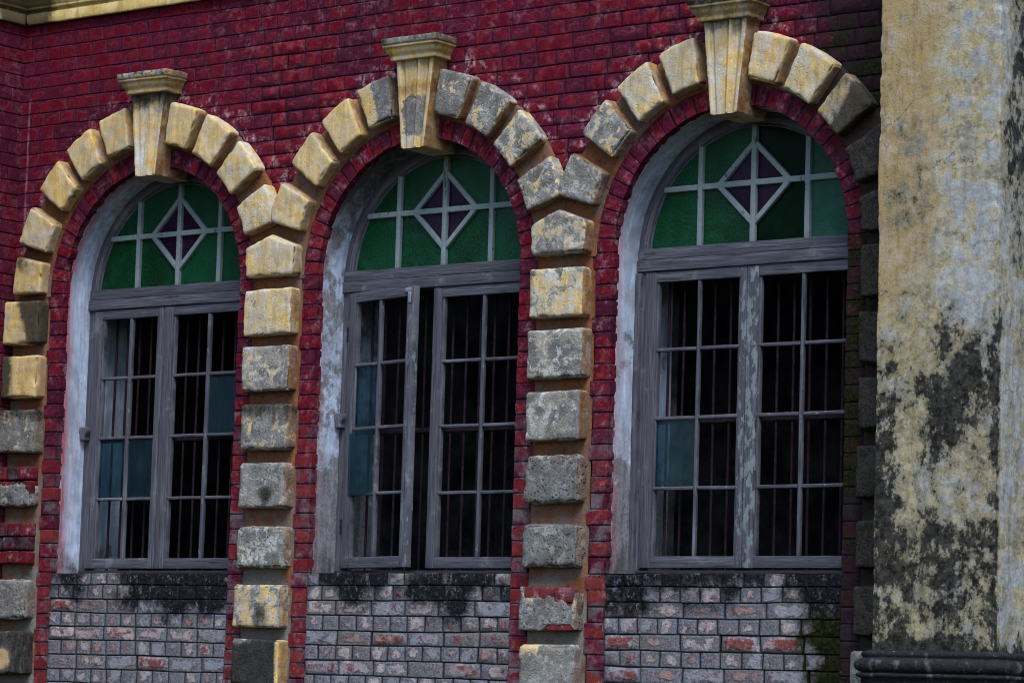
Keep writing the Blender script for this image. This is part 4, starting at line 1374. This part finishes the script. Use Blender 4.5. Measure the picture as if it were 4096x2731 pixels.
# ------------------------------------------------------------------ room behind, ground
def structure(o):
    o['kind'] = 'structure'
    return o
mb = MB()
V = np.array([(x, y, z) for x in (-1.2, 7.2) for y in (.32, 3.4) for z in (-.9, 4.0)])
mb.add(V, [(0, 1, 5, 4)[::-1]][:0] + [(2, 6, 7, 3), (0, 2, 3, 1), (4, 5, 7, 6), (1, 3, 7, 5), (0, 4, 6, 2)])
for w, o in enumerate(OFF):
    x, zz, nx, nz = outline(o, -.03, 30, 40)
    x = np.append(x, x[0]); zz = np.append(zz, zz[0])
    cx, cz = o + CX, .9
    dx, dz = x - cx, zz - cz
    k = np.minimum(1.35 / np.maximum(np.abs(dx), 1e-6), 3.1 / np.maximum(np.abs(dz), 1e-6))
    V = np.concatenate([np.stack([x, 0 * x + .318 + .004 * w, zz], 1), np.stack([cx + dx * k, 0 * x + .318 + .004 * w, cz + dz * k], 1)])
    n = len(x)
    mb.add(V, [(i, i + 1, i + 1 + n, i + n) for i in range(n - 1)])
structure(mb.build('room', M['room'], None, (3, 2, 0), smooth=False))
mb = MB()
gx = np.concatenate([[-200, -60, -20], np.linspace(-8, 20, 60), [40, 90, 200]])
gy = np.concatenate([[-200, -60], np.linspace(-26, .3, 60)])
X, Y = np.meshgrid(gx, gy, indexing='ij')
Z = ZBOT + .03 * fbm(np.stack([X * .6, Y * .6, 0 * X], -1), 3)
mb.add(np.stack([X, Y, Z], -1), grid_faces(len(gx), len(gy)))
structure(mb.build('ground', M['ground'], None, (0, 0, ZBOT)))
mb = MB()
mb.add(np.array([(-200, .29, ZBOT - .03), (200, .29, ZBOT - .03), (200, 200, ZBOT - .03), (-200, 200, ZBOT - .03)]), [(0, 1, 2, 3)])
structure(mb.build('ground', M['ground'], None, (0, 90, ZBOT - .03), smooth=False))

# ------------------------------------------------------------------ light and camera
W = bpy.data.worlds.new('World')
SC.world = W
W.use_nodes = True
nt = W.node_tree
bg = nt.nodes['Background']
sky = nt.nodes.new('ShaderNodeTexSky')
sky.sky_type = 'NISHITA'
sky.sun_disc = False
SUN_EL, SUN_AZ = 55.0, 138.0      # elevation; compass azimuth measured from +y towards +x
sky.sun_elevation = math.radians(SUN_EL)
sky.sun_rotation = math.radians(SUN_AZ)
sky.air_density = 1.0
sky.dust_density = 1.0
sky.ozone_density = 2.0
nt.links.new(sky.outputs[0], bg.inputs['Color'])
bg.inputs['Strength'].default_value = 0.075
ld = bpy.data.lights.new('sun', 'SUN')
ld.energy = 1.5
ld.angle = math.radians(34)
ld.color = (.955, .98, 1.0)
lo = bpy.data.objects.new('sun', ld)
COL.objects.link(lo)
el, az = math.radians(SUN_EL), math.radians(SUN_AZ)
sd = Vector((math.sin(az) * math.cos(el), math.cos(az) * math.cos(el), math.sin(el)))
lo.rotation_euler = sd.to_track_quat('Z', 'Y').to_euler()
lo.location = (8, -10, 12)

cd = bpy.data.cameras.new('camera')
cam = bpy.data.objects.new('camera', cd)
COL.objects.link(cam)
F, YAW, PITCH, ROLL = 12694.226, 0.658832, 0.111886, 0.030574
cd.sensor_width = 36.0
cd.sensor_fit = 'HORIZONTAL'
cd.lens = F / 4096 * 36.0
cd.clip_end = 1000
cy, sy, cp, sp = math.cos(YAW), math.sin(YAW), math.cos(PITCH), math.sin(PITCH)
f = Vector((-sy * cp, cy * cp, sp)); r = Vector((cy, sy, 0)); u = r.cross(f)
c, s_ = math.cos(ROLL), math.sin(ROLL)
r2, u2 = c * r + s_ * u, -s_ * r + c * u
R = Matrix((r2, u2, -f)).transposed()
cam.matrix_world = Matrix.Translation(Vector((13.55461521, -13.36920607, -0.67443651))) @ R.to_4x4()
SC.camera = cam
SC.view_settings.view_transform = 'Standard'
SC.view_settings.look = 'None'
SC.view_settings.exposure = 1.7
SC.view_settings.gamma = 1.0
SC.cycles.max_bounces = 6
SC.cycles.use_denoising = True
SC.cycles.filter_width = 1.1
